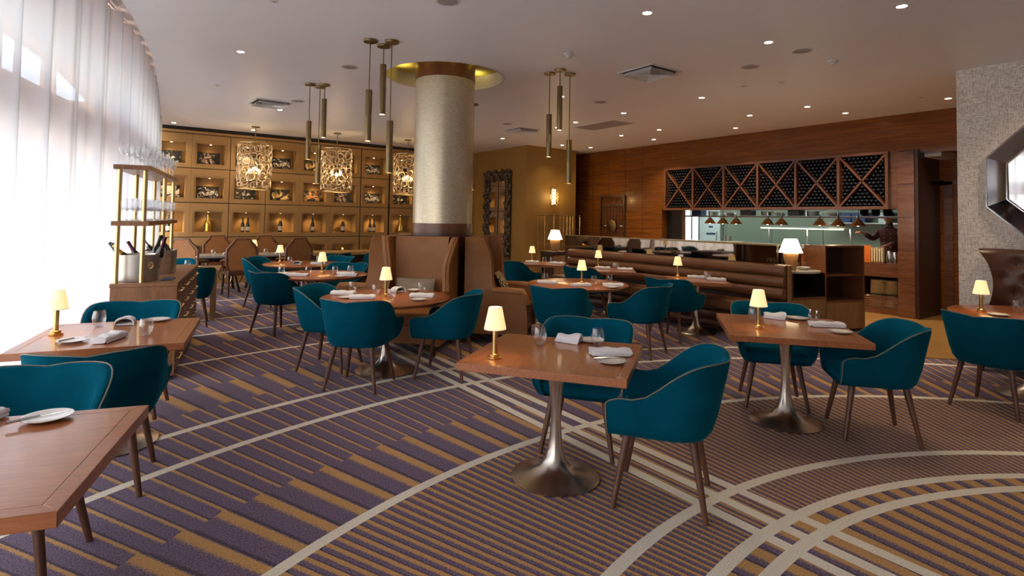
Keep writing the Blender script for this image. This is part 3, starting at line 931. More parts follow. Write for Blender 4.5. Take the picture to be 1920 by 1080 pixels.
# banquette tables
tlamp(6.92, 5.36, B2); napkin(7.02, 5.10, -50, 'at the left of ' + B2); napkin(7.00, 4.76, -50, 'at the right of ' + B2); tumbler(7.05, 4.95, 'at the back of ' + B2); tumbler(6.95, 4.86, 'in the middle of ' + B2); plate(7.12, 4.93, 'at the right of ' + B2)
tlamp(6.95, 7.06, B1); napkin(6.86, 6.86, -50, 'at the left of ' + B1); napkin(7.04, 6.52, -50, 'at the right of ' + B1); tumbler(7.05, 6.72, 'at the back of ' + B1); tumbler(6.95, 6.66, 'in the middle of ' + B1); plate(7.15, 6.66, 'at the right of ' + B1)
tlamp(6.70, 8.62, B0); napkin(6.55, 8.42, -50, 'at the left of ' + B0); napkin(6.80, 8.00, -50, 'at the right of ' + B0); tumbler(6.75, 8.30, 'at the back of ' + B0); tumbler(6.85, 8.20, 'in the middle of ' + B0)

# ------------------------------------------------------------------ column and booths
col = thing('round_column', 'thick round column in metallic cream wallpaper rising between the tan booths', 'column', (CX, CY, 0))
part('shaft', MB().lathe([(.40, 1.50), (.40, 3.44)], 64, caps=False), 'column', col, 60)
part('top_band', MB().lathe([(.40, 3.43), (.408, 3.43), (.408, 3.66), (.40, 3.66)], 64, caps=False), 'rack_wood', col, 30)
part('bottom_band', MB().lathe([(.40, 1.38), (.406, 1.38), (.406, 1.50), (.40, 1.50)], 64, caps=False), 'rack_wood', col, 30)
part('lower_shaft', MB().lathe([(.398, 0), (.398, 1.38)], 48, caps=False), 'leather_dk', col, 60)

def mk_booth():
    t = thing('wingback_booth', '', 'booth')
    W, Hh = .43, 1.335
    Z = [.13, .2, .3, .42, .54, .62, .655, .672, .70, .76, .84, .92, 1.0, 1.08, 1.16, 1.24, 1.31, Hh]
    def yf(z):
        if z < .665: return .80 + .02 * math.cos((z - .13) * 4) - .06 * max(0, (z - .45) / .2) ** 2
        return [.42, .385, .365, .355, .35, .347, .340, .322, .295, .268, .25][min(10, Z.index(z) - 7)] if z in Z else .3
    def flare(z): return .065 * max(0, (z - .98) / .35) ** 1.7 - .022 * math.sin(PI * max(0, min(1, (z - .68) / .45))) + .012 * max(0, (.5 - z) / .4)
    for s_ in (-1, 1):
        th = .085
        Of, In = [], []
        for z in Z:
            y1 = yf(z); f = flare(z)
            ys = [0.0, .06, .14, y1 * .6, y1 - .03, y1 - .008, y1]
            fl2 = lambda y: f * (y / max(.2, y1))
            Of.append([(s_ * (W + fl2(y)) - (s_ * .02 if y == y1 else 0), y, z) for y in ys])
            In.append([(s_ * (W - th + fl2(y)) + (s_ * .02 if y == y1 else 0), y, z) for y in ys])
        loops = [[*o, *reversed(i)] for o, i in zip(Of, In)]
        mb = MB().grid(loops, True)
        k = len(loops[0])
        mb.f.append(tuple(range(k - 1, -1, -1))); mb.f.append(tuple((len(loops) - 1) * k + i for i in range(k)))
        part('wing', mb, 'leather', t, 50)
        part('armrest', MB().tube([(s_ * (W - .04), .36, .665), (s_ * (W - .04), .60, .662), (s_ * (W - .04), .735, .655), (s_ * (W - .04), .775, .60), (s_ * (W - .04), .79, .50)], [.046, .050, .052, .050, .046], 12), 'leather', t, 60)
        edge = [(s_ * (W - .042 + flare(z)), yf(z) + .004, z) for z in Z[8:]]
        part('welt', MB().tube(edge, .009, 6), 'leather', t, 60)
        for y in (.06, .74):
            part('leg', MB().tube([(s_ * .36, y, .14), (s_ * .37, y, 0)], [.028, .016], 8), 'black_wood', t, 40)
    rows = []
    for z in (.13, .3, .5, .8, 1.1, 1.28, 1.32, Hh):
        rows.append([(-W + .085 + (2 * W - .17) * i / 12, .11 + .04 * (abs(i - 6) / 6) ** 2.5 - (.02 if z > 1.31 else 0) + .03 * max(0, (.9 - z) / .5), z) for i in range(13)])
    mb = MB().grid(rows); n = len(mb.v)
    mb.grid([[(x, 0, z) for x, y, z in r_] for r_ in rows][::-1])
    mb.f.append(tuple([7 * 13 + i for i in range(13)] + [n + i for i in range(12, -1, -1)]))
    part('backrest', mb, 'leather', t, 60)
    part('seat_cushion', MB().box(-W + .09, W - .09, .12, .80, .33, .47), 'leather', t, 60, bevel=.05, seg=4)
    part('seat_rail', MB().box(-W + .05, W - .05, .08, .77, .13, .34), 'leather', t, 60, bevel=.015)
    return t
D7 = math.sqrt(.5)
def booth(nx, ny, rz, label, dx=0, dy=0):
    return place('booth', mk_booth, (CX + nx * .43 + dx, CY + ny * .43 + dy, 0), rz, label, 'wingback booths round the column')
booth(-D7, -D7, R(225 - 90), 'tan leather wingback booth facing the camera in front of the column', -.07, .05)
booth(D7, -D7, R(-45 - 90), 'tan leather wingback booth seen from the side, right of the column')
booth(-D7, D7, R(135 - 90), 'tan leather wingback booth facing left, partly behind the front booth', -.07, .05)
def cushion(loc, rot, sx, sz, mat, name, label):
    t = thing(name, label, 'cushion', loc)
    t.rotation_euler = rot
    rows = []
    for i in range(13):
        u = -1 + 2 * i / 12
        rows.append([(u * sx * (1 - .06 * (1 - abs(v)) * 0 - .05 * (abs(u) > .9)), 0, v * sz) for v in [-1 + 2 * j / 12 for j in range(13)]])
    def th(u, v): return .065 * (max(0, (1 - u * u)) ** .45) * (max(0, (1 - v * v)) ** .45)
    F = [[(x * (1 - .05 * (1 - (z / sz) ** 2)), -th(x / sx if abs(x / sx) < 1 else 1, z / sz), z * (1 - .06 * (1 - (x / sx) ** 2))) for x, y, z in r_] for r_ in rows]
    Bk = [[(x, -y, z) for x, y, z in r_] for r_ in F]
    part('cover', MB().grid(F).grid(Bk[::-1]), mat, t, 80)
    part('piping', MB().tube([F[0][j] for j in range(13)] + [F[i][12] for i in range(1, 13)] + [F[12][j] for j in range(11, -1, -1)] + [F[i][0] for i in range(11, 0, -1)], .005, 5, True), mat, t)
b1 = Vector((CX - D7 * .43 - .07, CY - D7 * .43 + .05, 0))
cushion((b1.x - D7 * .27 - D7 * .03, b1.y - D7 * .27 + D7 * .03, .70), (R(-14), 0, R(225 - 90 + 180)), .26, .125, 'cush', 'lumbar_cushion', 'striped taupe lumbar cushion leaning in the front tan booth')
b2 = Vector((CX + D7 * .43, CY - D7 * .43, 0))
cushion((b2.x + D7 * .42 - D7 * .06, b2.y - D7 * .42 - D7 * .06, .70), (R(-24), 0, R(-45 - 90 + 180)), .20, .19, 'bobble', 'bobble_cushion', 'cream and brown bobbled cushion leaning in the right tan booth')

# ------------------------------------------------------------------ tufted booth on the wallpaper wall
tb = thing('tufted_booth', 'dark brown tufted leather wing booth against the grey wallpaper', 'booth', (*wallpt(1.01, .05), 0), WRZ)
NX, NZ = 57, 29
btn = []
for r_ in range(4):
    for c in range(6): btn.append((-.55 + .22 * c + (.11 if r_ % 2 else 0), .66 + .165 * r_))
def tuft(x, z):
    d = min(math.hypot(x - a, z - b) for a, b in btn)
    return .035 * (1 - math.exp(-(d / .06) ** 2))
def wedge_x(z): return .70 - .085 * math.sin(PI * max(0, min(1, (z - .55) / .72))) + .05 * max(0, (z - 1.12) / .2) ** 2
rows = []
for j in range(NZ):
    z = .45 + .87 * j / (NZ - 1)
    w = wedge_x(z)
    rows.append([(w * (-1 + 2 * i / (NX - 1)), -(.10 + tuft(w * (-1 + 2 * i / (NX - 1)), z) + .10 * (abs(-1 + 2 * i / (NX - 1))) ** 6 - (.05 if j == NZ - 1 else 0)), z) for i in range(NX)])
mb = MB().grid(rows)
bk = [[(x, 0, z) for x, y, z in r_] for r_ in rows]
mb.grid([rows[-1], bk[-1]]).grid([[r_[0] for r_ in rows], [r_[0] for r_ in bk]]).grid([[r_[-1] for r_ in bk], [r_[-1] for r_ in rows]]).grid(bk[::-1])
flip = -1 if Vector((-WD.y, WD.x)).dot(WN) > 0 else 1
mb.v = [(x, y * flip, z) for x, y, z in mb.v]
part('backrest', mb, 'leather_dk', tb, 60)
for a, b in btn:
    part('button', MB().sphere((a, -.112 * flip, b), .014, .010, .014, 8, 5), 'leather_dk', tb, 60)
part('seat', MB().box(-.68, .68, min(-.62 * flip, -.02 * flip), max(-.62 * flip, -.02 * flip), .14, .46), 'leather_dk', tb, 60, bevel=.04, seg=3)
for sx in (-1, 1):
    part('armrest', MB().tube([(sx * .68, -.10 * flip, .62), (sx * .70, -.35 * flip, .62), (sx * .70, -.60 * flip, .60)], .06, 12), 'leather_dk', tb, 60)
    part('side_panel', MB().box(min(sx * .64, sx * .74), max(sx * .64, sx * .74), min(-.62 * flip, 0), max(-.62 * flip, 0), .1, .62), 'leather_dk', tb, 60, bevel=.02)
    part('leg', MB().tube([(sx * .62, -.56 * flip, .14), (sx * .64, -.58 * flip, 0)], [.03, .018], 8), 'black_wood', tb)

# octagonal mirror on the wallpaper
om = thing('octagonal_mirror', 'large octagonal mirror with wide smoky glass border hung on the wallpaper', 'mirror', (*wallpt(.99, .004), 2.10), WRZ)
def octa(a, y): 
    c_ = a * (math.sqrt(2) - 1)
    return [(x, y * flip, z) for x, z in ((-a, -c_), (-c_, -a), (c_, -a), (a, -c_), (a, c_), (c_, a), (-c_, a), (-a, c_))]
O1, O2, O3, O4 = octa(.70, 0), octa(.70, -.03), octa(.51, -.09), octa(.49, -.075)
for k in range(8):
    j = (k + 1) % 8
    part('frame_facet', MB().add([O2[k], O2[j], O3[j], O3[k], O1[k], O1[j]], [(0, 1, 2, 3), (4, 5, 1, 0)]), 'mirror_smoke', om, 0)
for nm, A, r0 in (('outer_rim', octa(.70, -.03), .010), ('inner_rim', octa(.50, -.09), .012)):
    part(nm, MB().tube(A, r0, 6, True), 'chrome', om, 60)
part('glass', MB().add(O4, [tuple(range(8))]), 'mirror', om, 0)
ORD = ['first', 'second', 'third', 'fourth', 'fifth', 'sixth', 'seventh', 'eighth', 'ninth', 'tenth', 'eleventh', 'twelfth', 'thirteenth', 'fourteenth', 'fifteenth', 'sixteenth', 'seventeenth', 'eighteenth']
# ------------------------------------------------------------------ waiter cabinet with brass rack
CA = math.atan2(.98, .19)
cab = thing('sideboard', 'walnut sideboard with brass drawer pulls under the glass rack', 'cabinet', (.03, 6.28, 0), CA - PI / 2)
# local x = across (0 .. .53), local y = along the window (0 .. 2.15)
CW, CLn = .53, 2.15
part('worktop', MB().box(-.005, CW + .005, -.005, CLn, .885, .92), 'walnut', cab, bevel=.004)
part('end_panel', MB().box(0, CW, 0, .03, .045, .885), 'walnut', cab, bevel=.003)
part('end_panel', MB().box(0, CW, CLn - .03, CLn, .045, .885), 'walnut', cab, bevel=.003)
part('carcass', MB().box(.01, CW - .025, .03, CLn - .03, .05, .884), 'black_wood', cab)
for c in range(4):
    y0 = .04 + c * .52
    for r_ in range(5):
        z0 = .07 + r_ * .163
        d = part('drawer', MB().box(CW - .025, CW - .003, y0, y0 + .50, z0, z0 + .155), 'walnut', cab, bevel=.002)
        part('pull', MB().tube([(CW - .003, y0 + .13, z0 + .10), (CW + .022, y0 + .13, z0 + .10), (CW + .022, y0 + .37, z0 + .10), (CW - .003, y0 + .37, z0 + .10)], .006, 6), 'brass_pale', d)
for x in (.06, CW - .06):
    for y in (.06, CLn - .06):
        part('foot', MB().lathe([(0, 0), (.022, 0), (.022, .012), (.014, .016), (.014, .05)], 12, (x, y, 0)), 'chrome', cab)
rack = thing('glass_rack', 'brass post rack with two walnut shelves of glasses on the sideboard', 'rack', (.03, 6.28, .921), CA - PI / 2)
def post(x, y): part('post', MB().tube([(x, y, 0), (x, y, 1.05)],   .020, 10), 'brass_pale', rack, 60)
for x, y in ((.035, .03), (.235, .03), (.035, .85), (.035, 2.05), (.235, 2.05), (.235, 1.3)): post(x, y)
for z in (.53, 1.05): part('shelf', MB().box(-.01, .285, -.02, 2.10, z, z + .042), 'walnut', rack, bevel=.002)
def mk_wine():
    t = thing('wine_glass', '', 'glass')
    part('bowl', MB().lathe([(.006, .098), (.022, .108), (.036, .13), (.041, .155), (.038, .185), (.032, .215)], 18, caps=False), 'glass', t, 60)
    part('stem', MB().lathe([(0, 0), (.034, .001), (.033, .004), (.008, .010), (.0045, .02), (.0045, .09), (.008, .100)], 14, caps=False), 'glass', t, 60)
    return t
ry = Matrix.Rotation(CA - PI / 2, 3, 'Z')
def cabpt(x, y): p = ry @ Vector((x, y, 0)); return (.03 + p.x, 6.28 + p.y)
for sh, z, nm in ((1.05, (.921 + 1.0935), 'top'), (.53, (.921 + .5735), 'lower')):
    for k in range(15):
        for c in range(3):
            x, y = cabpt(.05 + .088 * c + (.02 if k % 2 else 0), .06 + k * .135 + .02 * c)
            place('wine', mk_wine, (x, y, z), random.uniform(0, 6), 'wine glass on the %s rack shelf, %s, %s row' % (nm, 'nearest' if k == 0 else ORD[k] + ' from the near end', ('window side', 'middle', 'room side')[c]), 'wine glasses on the %s rack shelf' % nm)
# tubs with bottles
def tub(x, y, w, d, h, n, label):
    px, py = cabpt(x, y)
    t = thing('wine_tub', label, 'tub', (px, py, .921), CA - PI / 2)
    P = []
    for i in range(40):
        a = 2 * PI * i / 40
        P.append((math.copysign(abs(math.cos(a)) ** (2 / n), math.cos(a)), math.copysign(abs(math.sin(a)) ** (2 / n), math.sin(a))))
    prof = [(.94, 0), (.96, .01), (1, h - .01), (1.02, h - .004), (1.02, h), (.97, h), (.93, h - .02), (.90, .03)]
    mb = MB().grid([[(p[0] * w / 2 * s_, p[1] * d / 2 * s_, z) for p in P] for s_, z in prof], True)
    mb.f.append(tuple(range(39, -1, -1))); mb.f.append(tuple(7 * 40 + i for i in range(40)))
    part('bucket', mb, 'tub', t, 50)
    part('ring_handle', MB().tube([(w / 2 + .004 - .05, -d / 2 * .93 + .03 - .035, h * .68 + .0), ] + [(w / 2 - .05 + .02 * math.cos(a), -d / 2 * .97, h * .62 + .03 * math.sin(a)) for a in [2 * PI * i / 10 for i in range(11)]], .004, 5), 'brass', t)
    return t
tub(.175, .24, .34, .30, .255, 2.6, 'oval brushed silver wine tub at the near end of the sideboard')
tub(.25, 1.02, .30, .38, .25, 7, 'square bronze wine tub behind the silver one on the sideboard')
def bottle_mb(h=.32, r=.040):
    return MB().lathe([(0, 0), (r * .95, 0), (r, .01), (r, h * .42), (r * .92, h * .52), (r * .52, h * .68), (r * .38, h * .78), (r * .36, h * .985), (r * .40, h * .99), (r * .38, h), (0, h)], 18)
def mk_bottle(kind, h=.32, r=.040, body='bottle', foil='ink', lab='label_paper'):
    t = thing('wine_bottle', '', 'bottle')
    part('body', bottle_mb(h, r), body, t, 50)
    part('foil', MB().lathe([(r * .55, h * .665), (r * .41, h * .78), (r * .39, h * .985), (r * .43, h * .99), (r * .41, h * 1.002), (0, h * 1.003)], 18, caps=False), foil, t, 50)
    part('label', MB().lathe([(r * 1.012, h * .10), (r * 1.012, h * .36)], 18, caps=False), lab, t, 50)
    return t
M['purple_foil'] = plain('purple_foil', (.10, .015, .05), .35, .5)
for i, (x, y, dz, ax_, ay_, foil, lb) in enumerate((
    (.10, .30, .10, -27, 20, 'ink', 'black capped wine bottle leaning left out of the silver tub'),
    (.16, .24, .12, -36, 26, 'gold_bottle', 'gold collared wine bottle leaning left out of the silver tub'),
    (.20, .40, .10, -30, -10, 'purple_foil', 'wine bottle with wine red foil in the middle of the silver tub'),
    (.30, .34, .12, 16, 10, 'purple_foil', 'purple foiled wine bottle upright at the right of the silver tub'),
    (.26, .44, .13, 10, -18, 'ink', 'black capped wine bottle at the back of the silver tub'),
    (.08, .38, .10, -33, 0, 'ink', 'black wine bottle lying lowest at the left of the silver tub'),
    (.24, 1.10, .12, -34, 0, 'chrome', 'silver collared wine bottle leaning left out of the bronze tub'),
    (.34, 1.16, .12, -22, -12, 'ink', 'dark wine bottle standing in the bronze tub'))):
    px, py = cabpt(x, y)
    t = mk_bottle(i, .31, .038, foil=foil); t.location = (px, py, .921 + dz)
    t.rotation_euler = (R(ay_), R(ax_), CA - PI / 2); tag(t, lb, 'bottle', 'bottles in the wine tubs')
px, py = cabpt(.42, .30)
t = thing('folded_menu', 'dark folded menu lying on the sideboard beside the silver tub', 'menu', (px, py, .9205), CA - PI / 2)
part('cover', MB().box(-.05, .05, -.11, .11, 0, .006), 'ink', t); part('leaf', MB().box(-.047, .047, -.107, .107, .006, .010), 'navy', t)

# small table and chairs behind the sideboard
WT = 'the small table behind the sideboard'
st = thing('block_table', 'small wooden block-leg table behind the walnut sideboard', 'table', (1.02, 9.75, 0), R(-10))
part('tabletop', MB().box(-.42, .42, -.42, .42, .69, .75), 'oak', st, bevel=.004)
for sx in (-1, 1):
    part('slab_leg', MB().box(sx * .33 - .03, sx * .33 + .03, -.32, .32, 0, .69), 'oak', st, bevel=.003)
napkin(.72, 9.72, 10, 'at the left of ' + WT, 'pouch'); plate(1.12, 9.80, 'on ' + WT); tumbler(1.0, 9.85, 'on ' + WT)
chair(.95, 9.10, 82, 'dark teal tub chair seen from behind at the end of the sideboard')
chair(.86, 10.52, -95, 'teal velvet tub chair behind the small table past the sideboard')

# ------------------------------------------------------------------ ornate dining group before the niches
def mk_ornate():
    t = thing('carved_chair', '', 'chair')
    # stepped shield back: outline in x, z
    P = [(-.22, .50), (-.27, .62), (-.27, .92), (-.235, .94), (-.21, .985), (-.16, 1.03), (-.13, 1.10), (.13, 1.10), (.16, 1.03), (.21, .985), (.235, .94), (.27, .92), (.27, .62), (.22, .50)]
    pan = MB().grid([[(x * .88, -.245 + (z - .5) * -.10, z * .97 + .018) for x, z in P], [(x * .88, -.205 + (z - .5) * -.10, z * .97 + .018) for x, z in P]], True)
    n = len(P); pan.f.append(tuple(range(n))); pan.f.append(tuple(range(2 * n - 1, n - 1, -1)))
    part('back_panel', pan, 'leather', t, 30)
    part('back_frame', MB().tube([(x, -.225 + (z - .5) * -.10, z) for x, z in P], .026, 8, True), 'rack_wood', t, 60)
    part('seat', MB().box(-.25, .25, -.24, .26, .40, .49), 'leather_dk', t, 50, bevel=.025, seg=3)
    for s_ in (-1, 1):
        part('arm', MB().tube([(s_ * .26, -.24, .70), (s_ * .28, -.05, .70), (s_ * .29, .14, .67), (s_ * .27, .17, .60), (s_ * .25, .14, .47)], .022, 8), 'rack_wood', t, 60)
        part('leg', MB().tube([(s_ * .23, .22, .41), (s_ * .24, .23, 0)], [.028, .020], 8), 'black_wood', t, 50)
        part('leg', MB().tube([(s_ * .22, -.22, .50), (s_ * .22, -.24, .2), (s_ * .23, -.27, 0)], [.026, .024, .020], 8), 'black_wood', t, 50)
        part('stretcher', MB().tube([(s_ * .235, .22, .14), (s_ * .225, -.24, .14)], .014, 6), 'black_wood', t, 50)
        for z, rr in ((.62, .022), (.74, .02)):
            part('nail_head', MB().sphere((s_ * .25, -.26, z + .16), rr, .012, rr, 8, 5), 'chrome', t, 60)
    return t
def ornate(x, y, deg, lb): return place('ornate', mk_ornate, (x, y, 0), R(deg - 90), lb, 'carved leather chairs')
ornate(2.10, 12.05, 92, 'carved wooden chair with shield leather back, nearest and left of the scroll table')
ornate(3.15, 12.15, 100, 'carved leather backed chair right of the scroll table, nearer row')
ornate(1.95, 13.45, -90, 'carved leather backed chair by the niche wall, left one')
ornate(2.95, 13.50, -88, 'carved leather backed chair by the niche wall, middle one')
ornate(1.25, 12.15, 60, 'carved leather backed chair at the left end, half behind the sideboard group')
def mk_scroll():
    t = thing('scroll_table', '', 'table')
    part('tabletop', MB().box(-.45, .45, -.40, .40, .705, .75), 'marble', t, bevel=.006)
    part('apron', MB().box(-.40, .40, -.35, .35, .62, .705), 'black', t)
    for sx in (-1, 1):
        for sy in (-1, 1):
            part('leg', MB().tube([(sx * .36, sy * .31, .63), (sx * .30, sy * .27, .35), (sx * .38, sy * .33, 0)], [.03, .02, .03], 8), 'black', t, 60)
    for sy in (-1, 1):
        for sx in (-1, 1):
            sp = [(sx * (.17 + .13 * (1 - a / 12) * math.cos(a * .9)), sy * .34, .34 + .24 * (1 - a / 14) * math.sin(a * .9)) for a in [i * .5 for i in range(20)]]
            part('scroll', MB().tube(sp, .012, 6), 'brass', t, 60)
    part('scroll', MB().tube([(.43 + .06 * math.sin(a), .22 * math.cos(a * .8), .10 + .55 * a / 6) for a in [i * .4 for i in range(16)]], .012, 6), 'brass', t, 60)
    return t
place('scroll', mk_scroll, (1.82, 12.80, 0), 0, 'left marble topped table on black legs with gold scrolls', 'marble topped scroll tables')
place('scroll', mk_scroll, (2.82, 12.85, 0), 0, 'right marble topped table on black legs with gold scrolls', 'marble topped scroll tables')
tlamp(2.48, 12.62, 'the right marble scroll table'); napkin(2.95, 12.60, 0, 'on the right marble scroll table', 'pouch'); napkin(1.95, 12.62, 0, 'on the left marble scroll table', 'pouch')
tumbler(2.7, 12.6, 'on the right marble scroll table'); tumbler(1.72, 12.6, 'on the left marble scroll table')
con = thing('marble_console', 'long pale stone topped console standing before the right niches', 'console', (4.72, 12.30, 0))
part('top', MB().box(-1.2, 1.2, -.36, .36, .735, .80), 'niche_in', con, bevel=.005)
part('body', MB().box(-1.12, 1.12, -.30, .30, .05, .735), 'black', con)
for x in (-.75, 0, .75): part('door', MB().box(x - .36, x + .36, -.315, -.30, .08, .70), 'black_wood', con, bevel=.003)
chair(3.75, 11.50, 95, 'dark teal tub chair tucked at the left of the stone topped console')
chair(4.70, 11.40, 88, 'dark teal tub chair tucked at the middle of the stone topped console')

# ------------------------------------------------------------------ things in the niches
def mk_photo(mat):
    def f():
        t = thing('framed_photo', '', 'picture')
        part('print', MB().add([(-.21, -.004, .012), (.21, -.004, .012), (.21, -.004, .262), (-.21, -.004, .262)], [(0, 1, 2, 3)]), mat, t, 0)
        fr = MB()
        for x0, x1, z0, z1 in ((-.225, .225, 0, .012), (-.225, .225, .262, .275), (-.225, -.21, .012, .262), (.21, .225, .012, .262)): fr.box(x0, x1, -.012, .010, z0, z1)
        part('frame', fr, 'ink', t)
        part('back', MB().box(-.21, .21, .0, .008, .012, .262), 'ink', t)
        return t
    return f
kinds = [[0, 1, 3, 4, 2, 1, 4, 0, 3, 5], [3, 4, 0, 2, 5, 1, 4, 0, 3, 1]]
for r_ in range(2):
    for c, x in enumerate(COLX[:8]):
        k = kinds[r_][c]
        o = place('photo%d' % (r_ * 10 + c), mk_photo(PRINTS[k]), (x - .02, YN + .17, ROWZ[r_] + .105), 0, 'dark framed photo in the %s niche from the left of the %s row' % (ORD[c], ('top', 'second')[r_]), 'framed photos in the wall niches')
        o.rotation_euler = (R(-8), 0, 0)
NB = [('single dark', .0, 'ink', 'bottle'), ('gold', 0, 'gold_bottle', 'gold_bottle'), ('pair', 0, 'ink', 'bottle'), ('gold necked', 0, 'gold_bottle', 'bottle'), ('plain dark', 0, 'ink', 'bottle'), ('gold necked', 0, 'gold_bottle', 'bottle'), ('pair', 0, 'ink', 'bottle'), ('gold', 0, 'gold_bottle', 'gold_bottle')]
for c, x in enumerate(COLX[:8]):
    nm, _, foil, body = NB[c]
    xs = (-.055, .055) if nm == 'pair' else (.0,)
    for i, dx in enumerate(xs):
        h = .34 if nm == 'pair' else (.40 if 'dark' not in nm else .37)
        t = mk_bottle(c, h, h * (.19 if nm == 'gold' else .125), body, foil, 'gold_bottle' if body == 'gold_bottle' else 'label_paper')
        t.location = (x + dx, YN + .15, ROWZ[2] + .106)
        side = '' if nm != 'pair' else (' left of a pair' if i == 0 else ' right of a pair')
        tag(t, '%s champagne bottle%s in the %s niche of the third row' % ('dark' if nm == 'pair' else nm, side, ORD[c]), 'bottle', 'champagne bottles in the wall niches')
def mk_cloche():
    t = thing('domed_cloche', '', 'cloche')
    part('dome', MB().lathe([(.15, .02), (.148, .06), (.13, .12), (.095, .17), (.05, .195), (.014, .20), (.012, .215), (.02, .225), (.0, .235)], 28, caps=False), 'gold_bottle', t, 60)
    part('plate', MB().lathe([(0, 0), (.17, 0), (.175, .012), (.15, .02)], 28), 'gold_bottle', t, 60)
    part('stand', MB().lathe([(0, -.16), (.10, -.16), (.10, -.15), (.03, -.13), (.03, 0)], 24), 'brass', t, 60)
    return t
for c in (1, 4, 5, 6):
    place('cloche', mk_cloche, (COLX[c], YN + .16, ROWZ[3] + .105 + .161), 0, 'gold domed cloche in the %s niche of the bottom row' % ORD[c], 'gold domes in the bottom niches')

# ------------------------------------------------------------------ pendants, chandeliers, ceiling fittings
def mk_pendant(zt, zb):
    def f():
        t = thing('tube_pendant', '', 'pendant lamp')
        part('canopy', MB().lathe([(0, -.001), (.075, -.001), (.075, -.020), (.072, -.024), (0, -.024)], 28), 'brass_dull', t, 40)
        part('rod', MB().tube([(0, 0, -.02), (0, 0, zt - ZC + .003)], .0065, 8), 'brass_dull', t, 60)
        part('tube', MB().lathe([(.0, zt - ZC), (.034, zt - ZC), (.0355, zt - ZC - .003), (.0355, zb - ZC), (.031, zb - ZC), (.031, zb - ZC + .03)], 24, caps=False), 'brass_dull', t, 40)
        part('lens', MB().lathe([(.031, zb - ZC + .006), (0, zb - ZC + .006)], 20, caps=False), 'tube_glow', t, 0)
        return t
    return f
HT = {'high': (3.28, 2.715), 'mid': (2.95, 2.39), 'low': (2.62, 2.05)}
for cl, (pts) in {'left cluster': (('mid', 2.32, 8.33), ('high', 2.50, 8.22), ('low', 2.49, 8.41)), 'cluster beside the column': (('mid', 2.25, 5.83), ('low', 2.45, 5.71), ('high', 2.44, 5.91)),
                  'cluster right of the column': (('mid', 4.64, 5.65), ('high', 4.63, 5.43), ('low', 4.87, 5.51)), 'cluster hidden by the column': (('low', 4.93, 8.0),)}.items():
    for h, x, y in pts:
        place('pend' + h, mk_pendant(*HT[h]), (x, y, ZC), 0, 'brass tube pendant hanging %s in the %s' % ({'high': 'highest', 'mid': 'midway', 'low': 'lowest'}[h], cl), 'brass tube pendants')
        lamp('pendant_spot', (x, y, HT[h][1] - .004), 9, (1, .74, .42), 'SPOT', .02, 70, (0, 0, 0), .6)

M['ring_gold'] = plain('pale_gold_ring', (.74, .60, .40), .32, .7, var=.1)
ring_m = {}
for rr in (.095, .07, .05, .034):
    ring_m[rr] = mesh('ring', MB().tube([(rr * math.cos(2 * PI * i / 14), 0, rr * math.sin(2 * PI * i / 14)) for i in range(14)], rr * .10 + .003, 5, True), 'ring_gold', 60)
rng = random.Random(3)
RC = .335
pack = []
for rr, tries in ((.095, 60), (.07, 500), (.05, 2500), (.034, 700)):
    for _ in range(tries):
        u = rng.uniform(0, 2 * PI * RC); z = rng.uniform(rr + .02, .98 - rr)
        ok = True
        for a, b, q in pack:
            du = abs(u - a); du = min(du, 2 * PI * RC - du)
            if math.hypot(du, z - b) < rr + q + .001: ok = False; break
        if ok: pack.append((u, z, rr))
def mk_chand():
    t = thing('ring_chandelier', '', 'chandelier')
    zt, zb = 3.12 - ZC, 2.135 - ZC
    part('canopy', MB().lathe([(0, -.001), (.085, -.001), (.085, -.022), (0, -.022)], 24), 'brass_dull', t, 40)
    part('rod', MB().tube([(0, 0, -.02), (0, 0, zt)], .008, 8), 'brass_dull', t)
    for z in (zt, zb):
        part('hoop', MB().tube([(RC * math.cos(2 * PI * i / 40), RC * math.sin(2 * PI * i / 40), z) for i in range(40)], .011, 6, True), 'brass_pale', t, 60)
    part('spider', MB().tube([(-RC, 0, zt), (RC, 0, zt)], .006, 6).tube([(0, -RC, zt), (0, RC, zt)], .006, 6), 'brass_dull', t)
    for k in range(4):
        part('bulb', MB().sphere((.09 * math.cos(k * PI / 2), .09 * math.sin(k * PI / 2), zb + .38 + .05 * (k % 2)), .036, .036, .055, 12, 8), 'chand_glow', t, 60)
    part('stem', MB().tube([(0, 0, zt), (0, 0, zb + .40)], .012, 8).tube([(-.09, 0, zb + .36), (.09, 0, zb + .36)], .008, 6), 'brass_dull', t)
    for u, z, rr in pack:
        a = u / RC
        o = part('ring', ring_m[rr], None, t, loc=(RC * math.cos(a), RC * math.sin(a), zb + z), rz=a + PI / 2)
    return t
def chand_mat():
    m, nt, b = new_mat('chandelier_diffuser')
    b.inputs['Base Color'].default_value = (.9, .75, .5, 1)
    b.inputs['Emission Color'].default_value = (1, .66, .28, 1); b.inputs['Emission Strength'].default_value = 3.5
    return m
M['chand_glow'] = chand_mat()
for i, (x, y) in enumerate(((2.54, 13.32), (4.24, 13.03), (5.96, 12.9))):
    place('chand', mk_chand, (x, y - .15, ZC), i * 1.3, ('left', 'middle', 'right')[i] + ' of the three gold ring drum chandeliers before the niche wall', 'gold ring chandeliers')
    lamp('chandelier_bulb', (x, y - .15, 2.62), 8, (1, .68, .32), size=.12)

